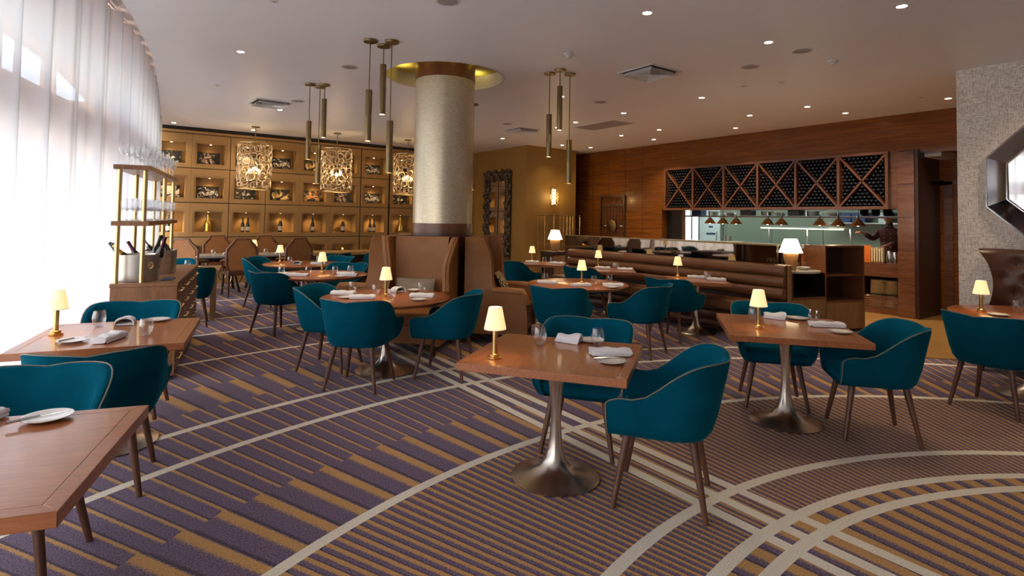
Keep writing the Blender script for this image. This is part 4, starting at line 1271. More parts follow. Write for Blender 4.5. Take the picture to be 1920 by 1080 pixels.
def mk_down():
    t = thing('recessed_downlight', '', 'ceiling light')
    part('bezel', MB().lathe([(.040, -.001), (.052, -.001), (.055, -.004), (.052, -.006), (.040, -.004)], 24, caps=False), 'white_paint', t, 40)
    part('lens', MB().lathe([(.041, -.003), (0, -.003)], 20, caps=False), 'lamp_glow', t, 0)
    return t
DOWN = [(1.2, 7.22, 'alone at the left near the curtain'), (3.98, 3.44, 'nearest the top edge, left of the two large ones'), (5.64, 3.21, 'between the square vent and the round speakers'), (5.60, 1.96, 'at the top right corner of the photo'),
        (10.22, 2.98, 'beside the wallpaper wall corner'), (10.28, 4.46, 'above the right end of the wine rack'), (9.27, 4.61, 'in the inner row above the bookcase'), (9.27, 5.63, 'in the inner row before the second rack bay'), (7.39, 5.29, 'alone right of the square vent'),
        (10.29, 6.56, 'above the middle of the wine rack'), (9.33, 7.72, 'in the inner row above the far rack end'), (10.35, 8.72, 'above the left end of the wine rack'), (9.33, 8.79, 'in the inner row left of the rack'), (10.3, 10.8, 'at the far end of the wood wall'),
        (5.68, 6.62, 'between the right pendant tubes'), (7.54, 8.91, 'behind the right pendant tubes'), (7.60, 11.0, 'before the carved mirror wall'), (9.42, 10.93, 'before the wall sconce'), (7.41, 6.93, 'beside the grey access panel'),
        (2.47, 10.76, 'beside the left air vent'), (2.60, 13.75, 'over the left chandelier'), (1.05, 13.8, 'over the first niche column'), (7.41, 8.2, 'hidden by the pendant tubes')]
DOWN.append((7.95, 1.05, 'added out of view to brighten the wallpaper wall'))  # unseen extra lamp, added only to brighten the wallpaper wall
for x, y, lb in DOWN:
    place('down', mk_down, (x, y, ZC), 0, 'small lit recessed downlight ' + lb, 'recessed downlights')
    near = x > 9
    lamp('downlight', (x, y, ZC - .012), (18 if y > 10 else 80) if near else (70 if y < 1.5 else 26), (1, .80, .56), 'SPOT', .03, 115, (0, 0, 0), .7)
def mk_speaker():
    t = thing('ceiling_speaker', '', 'speaker')
    part('grille', MB().lathe([(0, -.006), (.085, -.006), (.092, -.004)], 32, caps=False), 'vent_grey', t, 40)
    part('bezel', MB().lathe([(.092, -.001), (.112, -.001), (.110, -.006), (.092, -.007)], 32, caps=False), 'white_paint', t, 40)
    return t
for x, y, lb in ((2.45, 7.05, 'left of the near pendants'), (2.38, 4.34, 'cut by the top edge'), (6.20, 3.14, 'beside the smoke detector'), (6.36, 3.86, 'right of the square vent'), (6.42, 6.52, 'above the grey access panel'), (2.51, 9.71, 'beside the left air vent'), (6.48, 9.23, 'beside the far air vent')):
    place('speaker', mk_speaker, (x, y, ZC), 0, 'round flush ceiling speaker ' + lb, 'ceiling speakers')
def mk_plug():
    t = thing('fire_sprinkler', '', 'sprinkler')
    part('disc', MB().lathe([(0, -.005), (.04, -.005), (.045, -.001)], 20, caps=False), 'white_paint', t, 40)
    part('stud', MB().lathe([(0, -.012), (.010, -.012), (.012, -.005)], 12, caps=False), 'vent_grey', t, 40)
    return t
for x, y, lb in ((7.39, 4.02, 'right of the square vent, nearer one'), (7.2, 4.46, 'right of the square vent, farther one'), (9.86, 3.21, 'near the wallpaper corner'), (1.14, 5.31, 'at the top edge left of centre'), (1.25, 9.35, 'near the left air vent')):
    place('plug', mk_plug, (x, y, ZC), 0, 'small flat white ceiling sprinkler ' + lb, 'ceiling sprinklers')
for x, y, lb in ((6.85, 3.11, 'white smoke detector on the ceiling right of centre'), (4.25, 4.84, 'small white smoke detector above the right pendants')):
    t = thing('smoke_detector', lb, 'smoke detector', (x, y, ZC), 0, 'smoke detectors')
    part('base', MB().lathe([(0, -.002), (.055, -.002), (.055, -.018), (.045, -.026)], 24, caps=False), 'white_paint', t, 40)
    part('sensor', MB().lathe([(.040, -.026), (.028, -.052), (.018, -.058), (0, -.058)], 20, caps=False), 'white_paint', t, 40)
def vent(x, y, a, lb, w=.29):
    t = thing('air_vent', lb, 'vent', (x, y, ZC), a, 'square ceiling vents')
    for i in range(4):
        z0, z1 = w, w - .025
        q = [(-w, -w), (w, -w), (w - .03, -w + .03), (-w + .03, -w + .03)]
        mb = MB().prism(q, -.012, -.002).xf(Matrix.Rotation(i * PI / 2, 4, 'Z')); part('frame', mb, 'white_paint', t)
        for k in range(5):
            d = w - .045 - k * .048
            mb = MB().add([(-d, -d, -.004), (d, -d, -.004), (d - .035, -d + .035, .04), (-d + .035, -d + .035, .04), (-d, -d, -.008), (d, -d, -.008), (d - .035, -d + .035, .036), (-d + .035, -d + .035, .036)], [(0, 1, 2, 3), (7, 6, 5, 4), (0, 4, 5, 1)]).xf(Matrix.Translation((0, 0, -.045)) @ Matrix.Rotation(i * PI / 2, 4, 'Z'))
            part('slat', mb, 'white_paint', t, 0)
    part('duct', MB().box(-w + .02, w - .02, -w + .02, w - .02, -.004, -.002), 'gap', t)
vent(5.60, 4.80, 0, 'large square slatted air vent on the ceiling right of centre')
vent(2.18, 10.2, .05, 'square slatted air vent on the ceiling above the left pendants')
vent(7.18, 9.65, 0, 'far square slatted air vent right of the column')
t = thing('access_panel', 'grey rectangular access panel in the ceiling above the pendants', 'panel', (8.05, 8.1, ZC))
part('door', MB().box(-.27, .27, -.55, .55, -.012, -.002), 'vent_grey', t, bevel=.002)
part('frame', MB().box(-.30, .30, -.58, .58, -.006, -.001), 'white_paint', t)
# ------------------------------------------------------------------ sconce, carved mirror, brass shelf, iron gate
M['sconce_glow'] = emissive('sconce_glow', (1, .72, .30), 3.2)
sc = thing('wall_sconce', 'glowing gold ring patterned wall sconce on the ochre wall', 'wall lamp', (9.66, 11.55, 2.19))
part('glow', MB().lathe([(.05, -.20), (.05, .20)], 20, (0, -.03, 0), caps=False), 'sconce_glow', sc, 60)
part('back_plate', MB().box(-.10, .10, -.012, -.001, -.25, .25), 'brass_dull', sc)
for k in range(5):
    for i in range(3):
        a = R(-150 + i * 60); z = -.195 + k * .0975
        part('ring', MB().tube([(.045 * math.cos(2 * PI * j / 12), 0, .045 * math.sin(2 * PI * j / 12)) for j in range(12)], .010, 4, True), 'brass_dull', sc, 60, loc=(.10 * math.cos(a), -.045 + .085 * math.sin(a), z), rz=a + PI / 2)
for z in (-.25, .25):
    part('rim', MB().tube([(.105 * math.cos(R(a)), -.03 + .10 * math.sin(R(a)), z) for a in range(-180, 1, 15)], .009, 6), 'brass_dull', sc)
lamp('sconce_bulb', (9.66, 11.38, 2.19), 7, (1, .68, .28), size=.06)

cm = thing('carved_mirror', 'tall mirror in a dark heavily carved wooden frame on the ochre wall', 'mirror', (8.73, 12.79, 1.72))
part('glass', MB().add([(-.045, -.40, -1.02), (-.045, .40, -1.02), (-.03, .40, .92), (-.03, -.40, .92)], [(0, 1, 2, 3)]), 'mirror', cm, 0)
part('backing', MB().box(-.025, -.002, -.56, .56, -1.10, 1.14), 'carved', cm)
rg = random.Random(5)
for nm, horiz, c0, lo, hi in (('top_rail', 1, 1.05, -.60, .60), ('bottom_rail', 1, -1.08, -.60, .60), ('side_rail', 0, -.52, -1.1, 1.15), ('side_rail', 0, .52, -1.1, 1.15)):
    mb = MB()
    L_ = hi - lo; n = int(L_ / .055)
    for i in range(n):
        u = lo + L_ * (i + .5) / n; v = c0 + .075 * math.sin(i * 1.15 + c0)
        for w in (0, 1):
            uu = u + rg.uniform(-.02, .02); vv = v * (1 if w == 0 else 1) + (w * .10 - .05) * math.cos(i * 1.15)
            c = (-.06 - .02 * rg.random(), uu, vv) if horiz else (-.06 - .02 * rg.random(), vv, uu)
            mb.sphere(c, .03 + .015 * rg.random(), .045 + .02 * rg.random(), .045 + .02 * rg.random(), 7, 5)
    if horiz: mb.box(-.055, -.02, lo, hi, c0 - .10, c0 + .10)
    else: mb.box(-.055, -.02, c0 - .10, c0 + .10, lo, hi)
    part(nm, mb, 'carved', cm, 50)
for y in (-.41, .41): part('inner_bead', MB().tube([(-.055, y, -1.0), (-.055, y, .93)], .018, 6), 'carved', cm)
part('inner_bead', MB().tube([(-.055, -.41, .93), (-.055, .41, .93)], .018, 6), 'carved', cm)

bs = thing('brass_shelf', 'thin brass etagere with glass shelves before the ochre wall', 'shelf', (9.70, 11.33, 0))
for x in (-.60, -.30, .15, .26, .60):
    for y in (-.14, .14): part('post', MB().tube([(x, y, 0), (x, y, 1.70)], .011, 6), 'brass', bs)
for z in (.45, .90, 1.32, 1.68):
    part('glass_shelf', MB().box(-.62, .62, -.15, .15, z, z + .008), 'glass', bs)
    part('rail', MB().tube([(-.62, -.15, z), (.62, -.15, z), (.62, .15, z), (-.62, .15, z)], .007, 5, True), 'brass_dull', bs)

gt = thing('iron_screen', 'dark ornate iron screen with a round medallion against the wood wall', 'screen', (XW - .03, 10.73, .95))
for y in (-.43, .43): part('stile', MB().box(-.02, .015, y - .02, y + .02, 0, 1.30), 'carved', gt)
for z in (0, 1.02, 1.28): part('rail', MB().box(-.02, .015, -.43, .43, z, z + .03), 'carved', gt)
for k in range(7): part('bar', MB().tube([(0, -.33 + .11 * k, .02), (0, -.33 + .11 * k, 1.04)], .010, 6), 'carved', gt)
for k in range(4): part('scroll', MB().tube([(0, -.33 + .22 * k + (.10 - a * .012) * math.cos(a), 1.16 + (.10 - a * .012) * math.sin(a)) for a in [i * .5 for i in range(15)]], .010, 5), 'carved', gt)
part('medallion', MB().lathe([(0, 0), (.17, 0), (.17, .02), (.13, .03), (0, .035)], 24).xf(Matrix.Translation((-.02, 0, .48)) @ Matrix.Rotation(-PI / 2, 4, 'Y')), 'brass_dull', gt)
for y in (-.30, .30): part('spindle', MB().sphere((-.01, y, .48), .025, .09, .03, 8, 6), 'chrome', gt)

# ------------------------------------------------------------------ banquette and mirrored partition
BY0, BY1 = 4.03, 8.45
bq = thing('leather_banquette', 'long tan leather banquette with horizontal rolls along the mirror', 'banquette', (6.98, BY0, 0))
LB = BY1 - BY0
def roll(y0, y1, x, z, rx, rz_):
    mb = MB(); rows = []
    prof = [(x + .03, z - rz_), (x - rx * .55, z - rz_ * .92), (x - rx * .9, z - rz_ * .6), (x - rx, z), (x - rx * .9, z + rz_ * .6), (x - rx * .55, z + rz_ * .92), (x + .03, z + rz_)]
    ys = [y0, y0 + .012, y1 - .012, y1]
    for i, y in enumerate(ys):
        s_ = .93 if i in (0, 3) else 1
        rows.append([(x + (px - x) * s_, y, z + (pz - z) * s_) for px, pz in prof])
    mb.grid(rows); k = len(prof)
    mb.f.append(tuple(range(k))); mb.f.append(tuple(3 * k + i for i in range(k - 1, -1, -1)))
    return mb
seg_n = 3
for k in range(seg_n):
    y0, y1 = LB * k / seg_n, LB * (k + 1) / seg_n
    for i, (z, x) in enumerate(((.925, .57), (.770, .55), (.615, .52))):
        part('back_roll', roll(y0, y1, x, z, .10, .078), 'leather_bench', bq, 60)
    part('seat_cushion', MB().box(0, .50, y0 + .004, y1 - .004, .36, .50), 'leather_bench', bq, 60, bevel=.045, seg=3)
    for z in (.27, .14):
        part('front_roll', roll(y0, y1, .10, z, .07, .062), 'leather_dk', bq, 60)
part('frame', MB().box(.10, .62, 0, LB, .06, .36).box(.54, .62, 0, LB, .36, 1.0), 'black_wood', bq)
part('end_panel', MB().box(.56, .63, -.03, 0, 0, 1.0), 'oak', bq, bevel=.004)
pm = thing('mirror_partition', 'low partition topped by a long mirror strip behind the banquette', 'partition', (7.62, BY0 + .19, 0))
part('panel', MB().box(0, .07, 0, LB + .06, 0, .98), 'black_wood', pm)
part('mirror_strip', MB().box(-.006, .0, 0, LB + .06, .98, 1.252), 'mirror_dk', pm)
part('mirror_core', MB().box(.001, .05, 0, LB + .06, .98, 1.252), 'black_wood', pm)
part('top_trim', MB().box(-.012, .07, 0, LB + .06, 1.252, 1.272), 'brass_dull', pm, bevel=.003)
def mk_biglamp():
    t = thing('cone_lamp', '', 'lamp')
    part('base', MB().grid([[(.060 * a, .060 * b, 0) for a, b in ((-1, -1), (1, -1), (1, 1), (-1, 1))], [(.092 * a, .092 * b, .235) for a, b in ((-1, -1), (1, -1), (1, 1), (-1, 1))]], True).box(-.092, .092, -.092, .092, .233, .237).box(-.06, .06, -.06, .06, 0, .003), 'oak', t, 30)
    part('neck', MB().tube([(0, 0, .235), (0, 0, .30)], .012, 8), 'brass', t)
    part('lamp_shade', MB().lathe([(.158, .248), (.086, .445)], 36, caps=False), 'shade_big', t, 60)
    return t
place('biglamp', mk_biglamp, (7.96, 4.20, .908), .6, 'large lit cone shade lamp on a tapered wooden base, near the bookcase', 'large cone shade lamps')
place('biglamp', mk_biglamp, (7.74, 9.17, .908), .6, 'large lit cone shade lamp at the far end of the banquette', 'large cone shade lamps')
lamp('cone_bulb', (7.96, 4.20, 1.26), 5, (1, .78, .5), size=.05); lamp('cone_bulb', (7.74, 9.17, 1.26), 5, (1, .78, .5), size=.05)
es = thing('end_stand', 'dark wooden stand at the far end of the banquette under a lit lamp', 'stand', (7.74, 9.17, 0))
part('top', MB().box(-.25, .25, -.22, .22, .87, .906), 'black_wood', es, bevel=.004); part('body', MB().box(-.23, .23, -.20, .20, .02, .87), 'black_wood', es); part('door', MB().box(-.20, .20, -.215, -.20, .06, .82), 'oak', es, bevel=.003)

# service console and bookcase, one run closing the end of the banquette
BRZ = math.atan2(-.20, .78)
cs = thing('service_console', 'low service console with a round marble top and open dark bay', 'console', (7.68, 4.10, 0), BRZ)
CWD = .705
part('panel', MB().box(0, CWD, -.02, .0, .02, .51), 'oak', cs, bevel=.003)
part('divider', MB().box(0, CWD, -.023, -.02, .26, .266), 'black_wood', cs)
part('bay', MB().add([(0, 0, .54), (CWD, 0, .54), (CWD, .40, .54), (0, .40, .54), (CWD, .40, .87), (0, .40, .87), (CWD, 0, .87), (0, 0, .87)], [(0, 1, 2, 3), (3, 2, 4, 5), (1, 6, 4, 2), (0, 3, 5, 7)]), 'black', cs, 0)
part('side_panel', MB().box(.01, .10, -.015, .40, .51, .875), 'black_wood', cs, bevel=.003)
part('shelf_edge', MB().box(0, CWD, -.025, .0, .51, .54), 'rack_wood', cs)
part('back', MB().box(0, CWD, .40, .42, 0, .875), 'black_wood', cs)
part('back_mirror', MB().box(0, CWD, .395, .399, .906, 1.235), 'mirror_dk', cs)
part('mirror_frame', MB().box(0, CWD, .40, .42, .875, 1.25).box(0, CWD, .385, .40, 1.235, 1.255), 'black_wood', cs)
part('marble_top', MB().lathe([(0, .877), (.36, .877), (.365, .885), (.365, .900), (.36, .906), (0, .906)], 48, (.36, .24, 0)), 'marble', cs, 40)
for i, dz in enumerate((0, .012, .024)): plate(8.18, 4.12, '%s of the stack on the marble console' % ('lowest', 'middle', 'topmost')[i], .9065 + dz + .0025)
tumbler(8.24, 4.26, 'at the back of the marble console', .9065); tumbler(8.31, 4.18, 'right on the marble console', .9065)
bc = thing('open_bookcase', 'dark wooden open bookcase with two empty bays beside the console', 'bookcase', (8.385, 3.92, 0), BRZ)
BW = .80
part('side_panel', MB().box(0, .025, 0, .36, 0.0, 1.262), 'rack_wood', bc, bevel=.002); part('side_panel', MB().box(BW - .025, BW, 0, .36, 0.0, 1.262), 'rack_wood', bc, bevel=.002)
for z in (.435, .815, 1.236): part('shelf', MB().box(.025, BW - .025, 0.002, .36, z, z + .025), 'rack_wood', bc, bevel=.002)
part('back', MB().box(.025, BW - .025, .34, .36, .40, 1.24), 'black_wood', bc)
part('lower_door', MB().box(.012, BW - .012, -.012, .02, .05, .43), 'oak', bc, bevel=.003)
part('plinth', MB().box(.02, BW - .02, .03, .34, 0, .05), 'black', bc)

# ------------------------------------------------------------------ wine rack over the kitchen opening
RX, RY0, RY1, RZ0, RZ1 = XW - .06, 4.12, 8.94, 1.905, 2.82
wr = thing('wine_rack', 'long wooden wine rack of six crossed bays above the kitchen opening', 'rack', (RX, 0, 0))
NBAY = 6; BWD = (RY1 - RY0) / NBAY
part('back', MB().box(.30, .34, RY0, RY1, RZ0, RZ1), 'black', wr)
part('rail', MB().box(-.02, .32, RY0 - .03, RY1 + .03, RZ0 - .055, RZ0), 'rack_wood', wr, bevel=.003)
part('rail', MB().box(-.02, .32, RY0 - .03, RY1 + .03, RZ1, RZ1 + .045), 'rack_wood', wr, bevel=.003)
for k in range(NBAY + 1):
    y = RY0 + BWD * k
    part('upright', MB().box(-.012, .31, y - .025, y + .025, RZ0, RZ1), 'rack_wood', wr, bevel=.003)
for k in range(NBAY):
    y0, y1 = RY0 + BWD * k + .022, RY0 + BWD * (k + 1) - .022
    for a, b in (((y0, RZ0), (y1, RZ1)), ((y0, RZ1), (y1, RZ0))):
        d = Vector((b[0] - a[0], b[1] - a[1])).normalized(); n = Vector((-d.y, d.x)) * .017
        P = [(a[0] + n.x, a[1] + n.y), (b[0] + n.x, b[1] + n.y), (b[0] - n.x, b[1] - n.y), (a[0] - n.x, a[1] - n.y)]
        mb = MB().add([(-.004, p[0], p[1]) for p in P] + [(.30, p[0], p[1]) for p in P], [(0, 1, 2, 3), (7, 6, 5, 4), (0, 4, 5, 1), (1, 5, 6, 2), (2, 6, 7, 3), (3, 7, 4, 0)])
        part('crosspiece', mb, 'rack_wood', wr)
bmb = MB().lathe([(0, .0), (.012, 0), (.0135, .004), (.0135, .07), (.036, .12), (.036, .28)], 8)
bmb.xf(Matrix.Rotation(PI / 2, 4, 'Y'))
M['rack_bottle'] = plain('rack_bottle', (.035, .040, .050), .16, var=.4, coat=.6)
M['capsule'] = plain('bottle_capsule', (.10, .11, .135), .3, .5, var=.5, nscale=30)
me_b = mesh('wine_bottle', bmb, 'rack_bottle', 50)
me_b.materials.append(M['capsule'])
for p in me_b.polygons:
    if p.center.x < .02: p.material_index = 1
spots = []
for k in range(NBAY):
    y0 = RY0 + BWD * k; yc, zc = y0 + BWD / 2, (RZ0 + RZ1) / 2
    a = .074; row = 0; z = RZ0 + .04
    while z < RZ1 - .03:
        y = y0 + .062 + (a / 2 if row % 2 else 0)
        while y < y0 + BWD - .055:
            u, v = (y - yc) / (BWD / 2 - .022), (z - zc) / ((RZ1 - RZ0) / 2)
            if abs(abs(u) - abs(v)) * .40 > .066 * .75 and not (abs(u) > abs(v) and abs(u) > .93): spots.append((y, z, k, row))
            y += a
        row += 1; z += a * .866
spots.sort()
rest = MB()
cnt = {}
for i, (y, z, k, rw) in enumerate(spots):
    if i < 290:
        o = part('wine_bottle', me_b, None, None, loc=(RX + .004 + .006 * ((i * 7) % 5) / 5, y, z))
        cnt[k, rw] = cnt.get((k, rw), 0) + 1
        tag(o, 'dark wine bottle, %s from the right, row %s up, %s rack bay from the right' % (ORD[cnt[k, rw] - 1], ORD[rw], ORD[k]), 'bottle', 'bottles lying in the wine rack')
    else:
        rest.add([(v[0] + RX + .004, v[1] + y, v[2] + z) for v in bmb.v], bmb.f)
o = part('wine_bottles_far', rest, 'rack_bottle', None, 50)
o.data.materials.append(M['capsule'])
for p in o.data.polygons:
    if p.center.x < RX + .027: p.material_index = 1
tag(o, 'dense dark wine bottles filling the farther bays of the lattice rack', 'bottles'); o['kind'] = 'stuff'

# ------------------------------------------------------------------ kitchen pass and kitchen
ps = thing('pass_counter', 'steel topped kitchen pass under the copper heat lamps', 'counter', (XW, 4.6, 0))
part('worktop', MB().box(.0, .62, 0, 4.48, 1.10, 1.14), 'steel', ps, bevel=.004)
part('front_edge', MB().box(-.02, .0, 0, 4.48, 1.09, 1.15), 'vent_grey', ps)
M['guard_glow'] = emissive('guard_light', (.75, .95, .6), 1.6)
gs = thing('glass_guard', 'lit glass heat shelf running over the pass', 'shelf', (11.62, 0, 0))
part('glass', MB().box(-.16, .16, 5.02, 6.70, 1.492, 1.504), 'glass', gs)
part('light_strip', MB().box(-.17, -.15, 5.02, 6.70, 1.462, 1.478), 'guard_glow', gs)
part('frame', MB().box(-.17, .17, 5.0, 6.72, 1.48, 1.492), 'steel', gs)
for y in (5.02, 5.85, 6.68): part('upright', MB().tube([(.13, y, 1.14), (.13, y, 1.49)], .014, 8), 'chrome', gs)
lamp('guard_light', (11.6, 5.85, 1.40), 5, (1, .95, .7), size=.1)
def mk_heat():
    t = thing('heat_lamp', '', 'heat lamp')
    part('cone', MB().lathe([(.135, -.0), (.132, .008), (.034, .135), (.020, .14)], 28, caps=False), 'copper', t, 60)
    part('neck', MB().lathe([(.022, .125), (.022, .175), (.014, .185), (.014, .21), (.006, .215), (.006, .34)], 16), 'chrome', t, 60)
    part('bulb', MB().sphere((0, 0, .03), .04, .04, .035, 12, 8), 'tube_glow', t, 60)
    return t
for i, y in enumerate((8.06, 7.72, 7.38, 6.63, 6.32, 5.53, 5.18, 4.82)):
    place('heat', mk_heat, (11.6, y, 1.545), 0, 'copper cone heat lamp, %s from the left over the pass' % ORD[i], 'copper heat lamps')
lamp('heat_light', (11.6, 5.3, 1.5), 4, (1, .75, .4), size=.1); lamp('heat_light', (11.6, 7.7, 1.5), 4, (1, .75, .4), size=.1)
us = thing('hanging_shelf', 'steel shelf hung above the pass, loaded with pans and trays', 'shelf', (11.75, 0, 0))
part('board', MB().box(-.14, .22, 4.15, 8.85, 1.70, 1.73), 'rack_wood', us, bevel=.002)
part('board_top', MB().box(-.13, .21, 4.16, 8.84, 1.73, 1.735), 'steel', us)
part('lamp_rail', MB().tube([(-.15, 4.6, 1.88), (-.15, 8.4, 1.88)], .012, 6), 'chrome', us)
for y in (4.2, 5.92, 7.42, 8.8): part('hanger', MB().tube([(.1, y, 1.72), (.1, y, 2.75)], .012, 6), 'chrome', us)
rk = random.Random(11)
for i, y in enumerate((8.5, 8.1, 7.65, 7.2, 6.75, 6.45, 6.1, 5.75, 5.35)):
    if i % 3 == 0:
        t = thing('storage_box', 'dark lidded storage box, %s item from the left on the hanging shelf' % ORD[i], 'box', (11.79, y, 1.736))
        part('body', MB().box(-.11, .11, -.13, .13, 0, .11), 'black' if i else 'navy', t, bevel=.006); part('lid', MB().box(-.115, .115, -.135, .135, .11, .125), 'ink', t, bevel=.004)
    elif i % 3 == 1:
        t = thing('steel_pan', 'steel pan, %s item from the left on the hanging shelf' % ORD[i], 'pan', (11.79, y, 1.736))
        part('body', MB().lathe([(0, 0), (.11, 0), (.125, .10), (.12, .10), (.105, .008), (0, .008)], 24), 'steel', t, 50); part('handle', MB().tube([(0, -.12, .08), (0, -.26, .10)], .010, 6), 'chrome', t)
    else:
        t = thing('serving_tray', 'pale serving dish, %s item from the left on the hanging shelf' % ORD[i], 'dish', (11.79, y, 1.736))
        part('bowl', MB().lathe([(0, 0), (.08, 0), (.15, .07), (.145, .07), (.075, .008), (0, .008)], 24), 'porcelain', t, 50); part('foot', MB().lathe([(0, -.0005), (.06, -.0005), (.06, .004)], 20), 'porcelain', t)
for k in range(3):
    for j in range(6):
        t = thing('black_bowl', 'black bowl, %s up in the %s stack from the right on the hanging shelf' % (ORD[j], ORD[k]), 'bowl', (11.77, 4.78 - .2 * k, 1.736 + j * .020), 0, 'stacked black bowls, %s stack' % ORD[k])
        part('bowl', MB().lathe([(0, 0), (.04, 0), (.085, .035), (.082, .035), (.038, .004), (0, .004)], 18), 'ink', t, 50)
# fridge door, hatch, wall panels, back counter
fr = thing('cold_room_door', 'pale blue white cold room door at the left of the kitchen', 'door', (14.2, 9.85, 0))
part('leaf', MB().box(-.06, 0, -.34, .34, .1, 2.1), 'fridge', fr, bevel=.01); part('handle', MB().tube([(-.07, -.26, 1.0), (-.11, -.26, 1.02), (-.11, -.26, 1.3), (-.07, -.26, 1.32)], .012, 6), 'chrome', fr); part('frame', MB().box(-.03, 0.02, -.40, .40, .05, 2.16), 'steel', fr)
for z, w in ((1.60, .06), (1.42, .14), (1.22, .30)): part('notice', MB().box(-.064, -.061, -.05 - w / 2, -.05 + w / 2, z, z + .05), 'navy', fr)
ht = struct('window_2', MB().box(14.2, 14.22, 10.24, 10.80, .9, 2.15), 'window_lit')
part('mullion', MB().box(14.17, 14.2, 10.45, 10.50, .9, 2.15).box(14.17, 14.2, 10.18, 10.24, .9, 2.15), 'steel', ht)
for k in range(4): part('wall_panel', MB().box(14.21, 14.25, 4.1 + 1.3 * k, 5.39 + 1.3 * k, .9, 2.6), 'steel_lt', kb, bevel=.004)
wk = thing('back_counter', 'long steel worktop along the kitchen back wall', 'counter', (13.7, 0, 0))
part('worktop', MB().box(-.3, .45, 4.2, 9.3, .88, .92), 'steel', wk, bevel=.004); part('body', MB().box(-.25, .45, 4.2, 9.3, .05, .88), 'steel', wk)
for i, (y, h, w) in enumerate(((8.9, .30, .10), (8.2, .16, .2), (7.1, .26, .09), (6.3, .12, .25), (5.6, .2, .12))):
    t = thing('stock_pot', 'steel pot on the back counter, %s from the left' % ORD[i], 'pot', (13.6, y, .921), 0, 'pots on the back counter')
    part('body', MB().lathe([(0, 0), (w, 0), (w, h), (w - .006, h), (w - .006, .01), (0, .01)], 22), 'steel', t, 50); part('handle', MB().tube([(0, w, h * .8), (0, w + .04, h * .8), (.06, w + .04, h * .8), (.06, w * .8, h * .8)], .006, 5), 'chrome', t)
for i, (y, c) in enumerate(((6.05, 'navy'), (5.75, 'navy'), (5.2, 'fridge'))):
    t = thing('wall_cupboard', ('dark blue', 'blue', 'pale blue')[i] + ' crate on the kitchen wall bracket', 'crate', (14.0, y, 1.62), 0, 'crates on the kitchen wall')
    part('body', MB().box(-.15, .15, -.14, .14, 0, .22), c, t, bevel=.006); part('rim', MB().box(-.16, .16, -.15, .15, .20, .225), c, t)
br = struct('wall_bracket', MB().box(13.8, 14.2, 4.9, 6.4, 1.595, 1.62), 'steel', kb)
# tile strip at the left of the opening, tiles one by one
ts = struct('tile_strip', MB().box(11.31, 11.33, 8.62, 9.10, 1.1, 1.90), 'gap')
tm = mesh('tile', MB().box(-.008, 0, .002, .094, .002, .048), 'steel_dk', 0)
for r_ in range(15):
    for c in range(5): part('tile', tm, None, ts, loc=(11.31, 8.63 + c * .094 + (.0 if r_ % 2 else .0), 1.12 + r_ * .05))
part('jamb', MB().box(11.28, 11.34, 8.56, 8.62, 1.1, 1.90), 'rack_wood', ts)

# right nook: counter with orange folder, jars, and the plate bay below
nk = thing('wall_sideboard', 'lacquered wood wall sideboard with an open bay of plates at the kitchen end', 'sideboard', (XW, 3.95, 0))
part('worktop', MB().box(0, .5, 0, .65, .86, .90), 'rack_wood', nk, bevel=.003)
part('front_rail', MB().box(0, .03, 0, .65, .66, .86), 'wall_wood2', nk, bevel=.002)
part('bay', MB().add([(0, 0, .34), (0, .65, .34), (.45, .65, .34), (.45, 0, .34), (.45, .65, .66), (.45, 0, .66)], [(0, 1, 2, 3), (3, 2, 4, 5)]), 'black_wood', nk, 0)
for k in range(5): part('grille_slat', MB().box(0, .03, 0, .65, .13 + .04 * k, .162 + .04 * k), 'wall_wood2', nk, bevel=.003)
part('skirting', MB().box(0, .03, 0, .65, 0, .125), 'wall_wood2', nk); part('side', MB().box(0, .45, .645, .655, 0, .88), 'wall_wood2', nk)
pl_m = mesh('dinner_plate', MB().lathe([(0, 0), (.07, 0), (.125, .014), (.127, .017), (.07, .006), (0, .006)], 20), 'cream', 50)
for s_, y in ((0, 4.34), (1, 4.11)):
    for j in range(15):
        o = part('dinner_plate', pl_m, None, None, loc=(11.25, y, .342 + j * .0165))
        tag(o, 'cream dinner plate in the %s stack of the wall sideboard bay, %s from the bottom' % (('left', 'right')[s_], ORD[j]), 'plate', '%s stack of cream plates' % ('left', 'right')[s_])
t = thing('orange_folder', 'bright orange folder standing at the nook beside the bookcase top', 'folder', (11.2, 4.50, .901))
part('cover', MB().box(-.02, -.012, -.06, .06, 0, .30), 'orange', t); part('cover', MB().box(.012, .02, -.06, .06, 0, .30), 'orange', t); part('pages', MB().box(-.012, .012, -.055, .058, .003, .295), 'porcelain', t)
for i in range(5):
    t = thing('menu_holder', 'pale upright menu card, %s from the orange folder' % ORD[i], 'menu', (11.22, 4.40 - .04 * i, .901), 0, 'menu cards beside the orange folder')
    part('card', MB().box(-.09, .09, -.008, .008, 0, .27 - .02 * (i % 2)), 'cream', t); part('foot', MB().box(-.092, .092, -.014, .014, 0, .02), 'oak', t)
for i, (y, h) in enumerate(((4.15, .22), (4.06, .20))):
    t = thing('water_jug', 'steel jug at the %s of the kitchen nook' % ('left', 'right')[i], 'jug', (11.2, y, .901), 0, 'jugs in the kitchen nook')
    part('body', MB().lathe([(0, 0), (.04, 0), (.045, .08), (.034, h), (.030, h), (.04, .08), (.036, .006), (0, .006)], 18), 'chrome', t, 50); part('handle', MB().tube([(0, -.035, h * .9), (0, -.075, h * .8), (0, -.075, h * .4), (0, -.042, h * .3)], .006, 6), 'chrome', t)
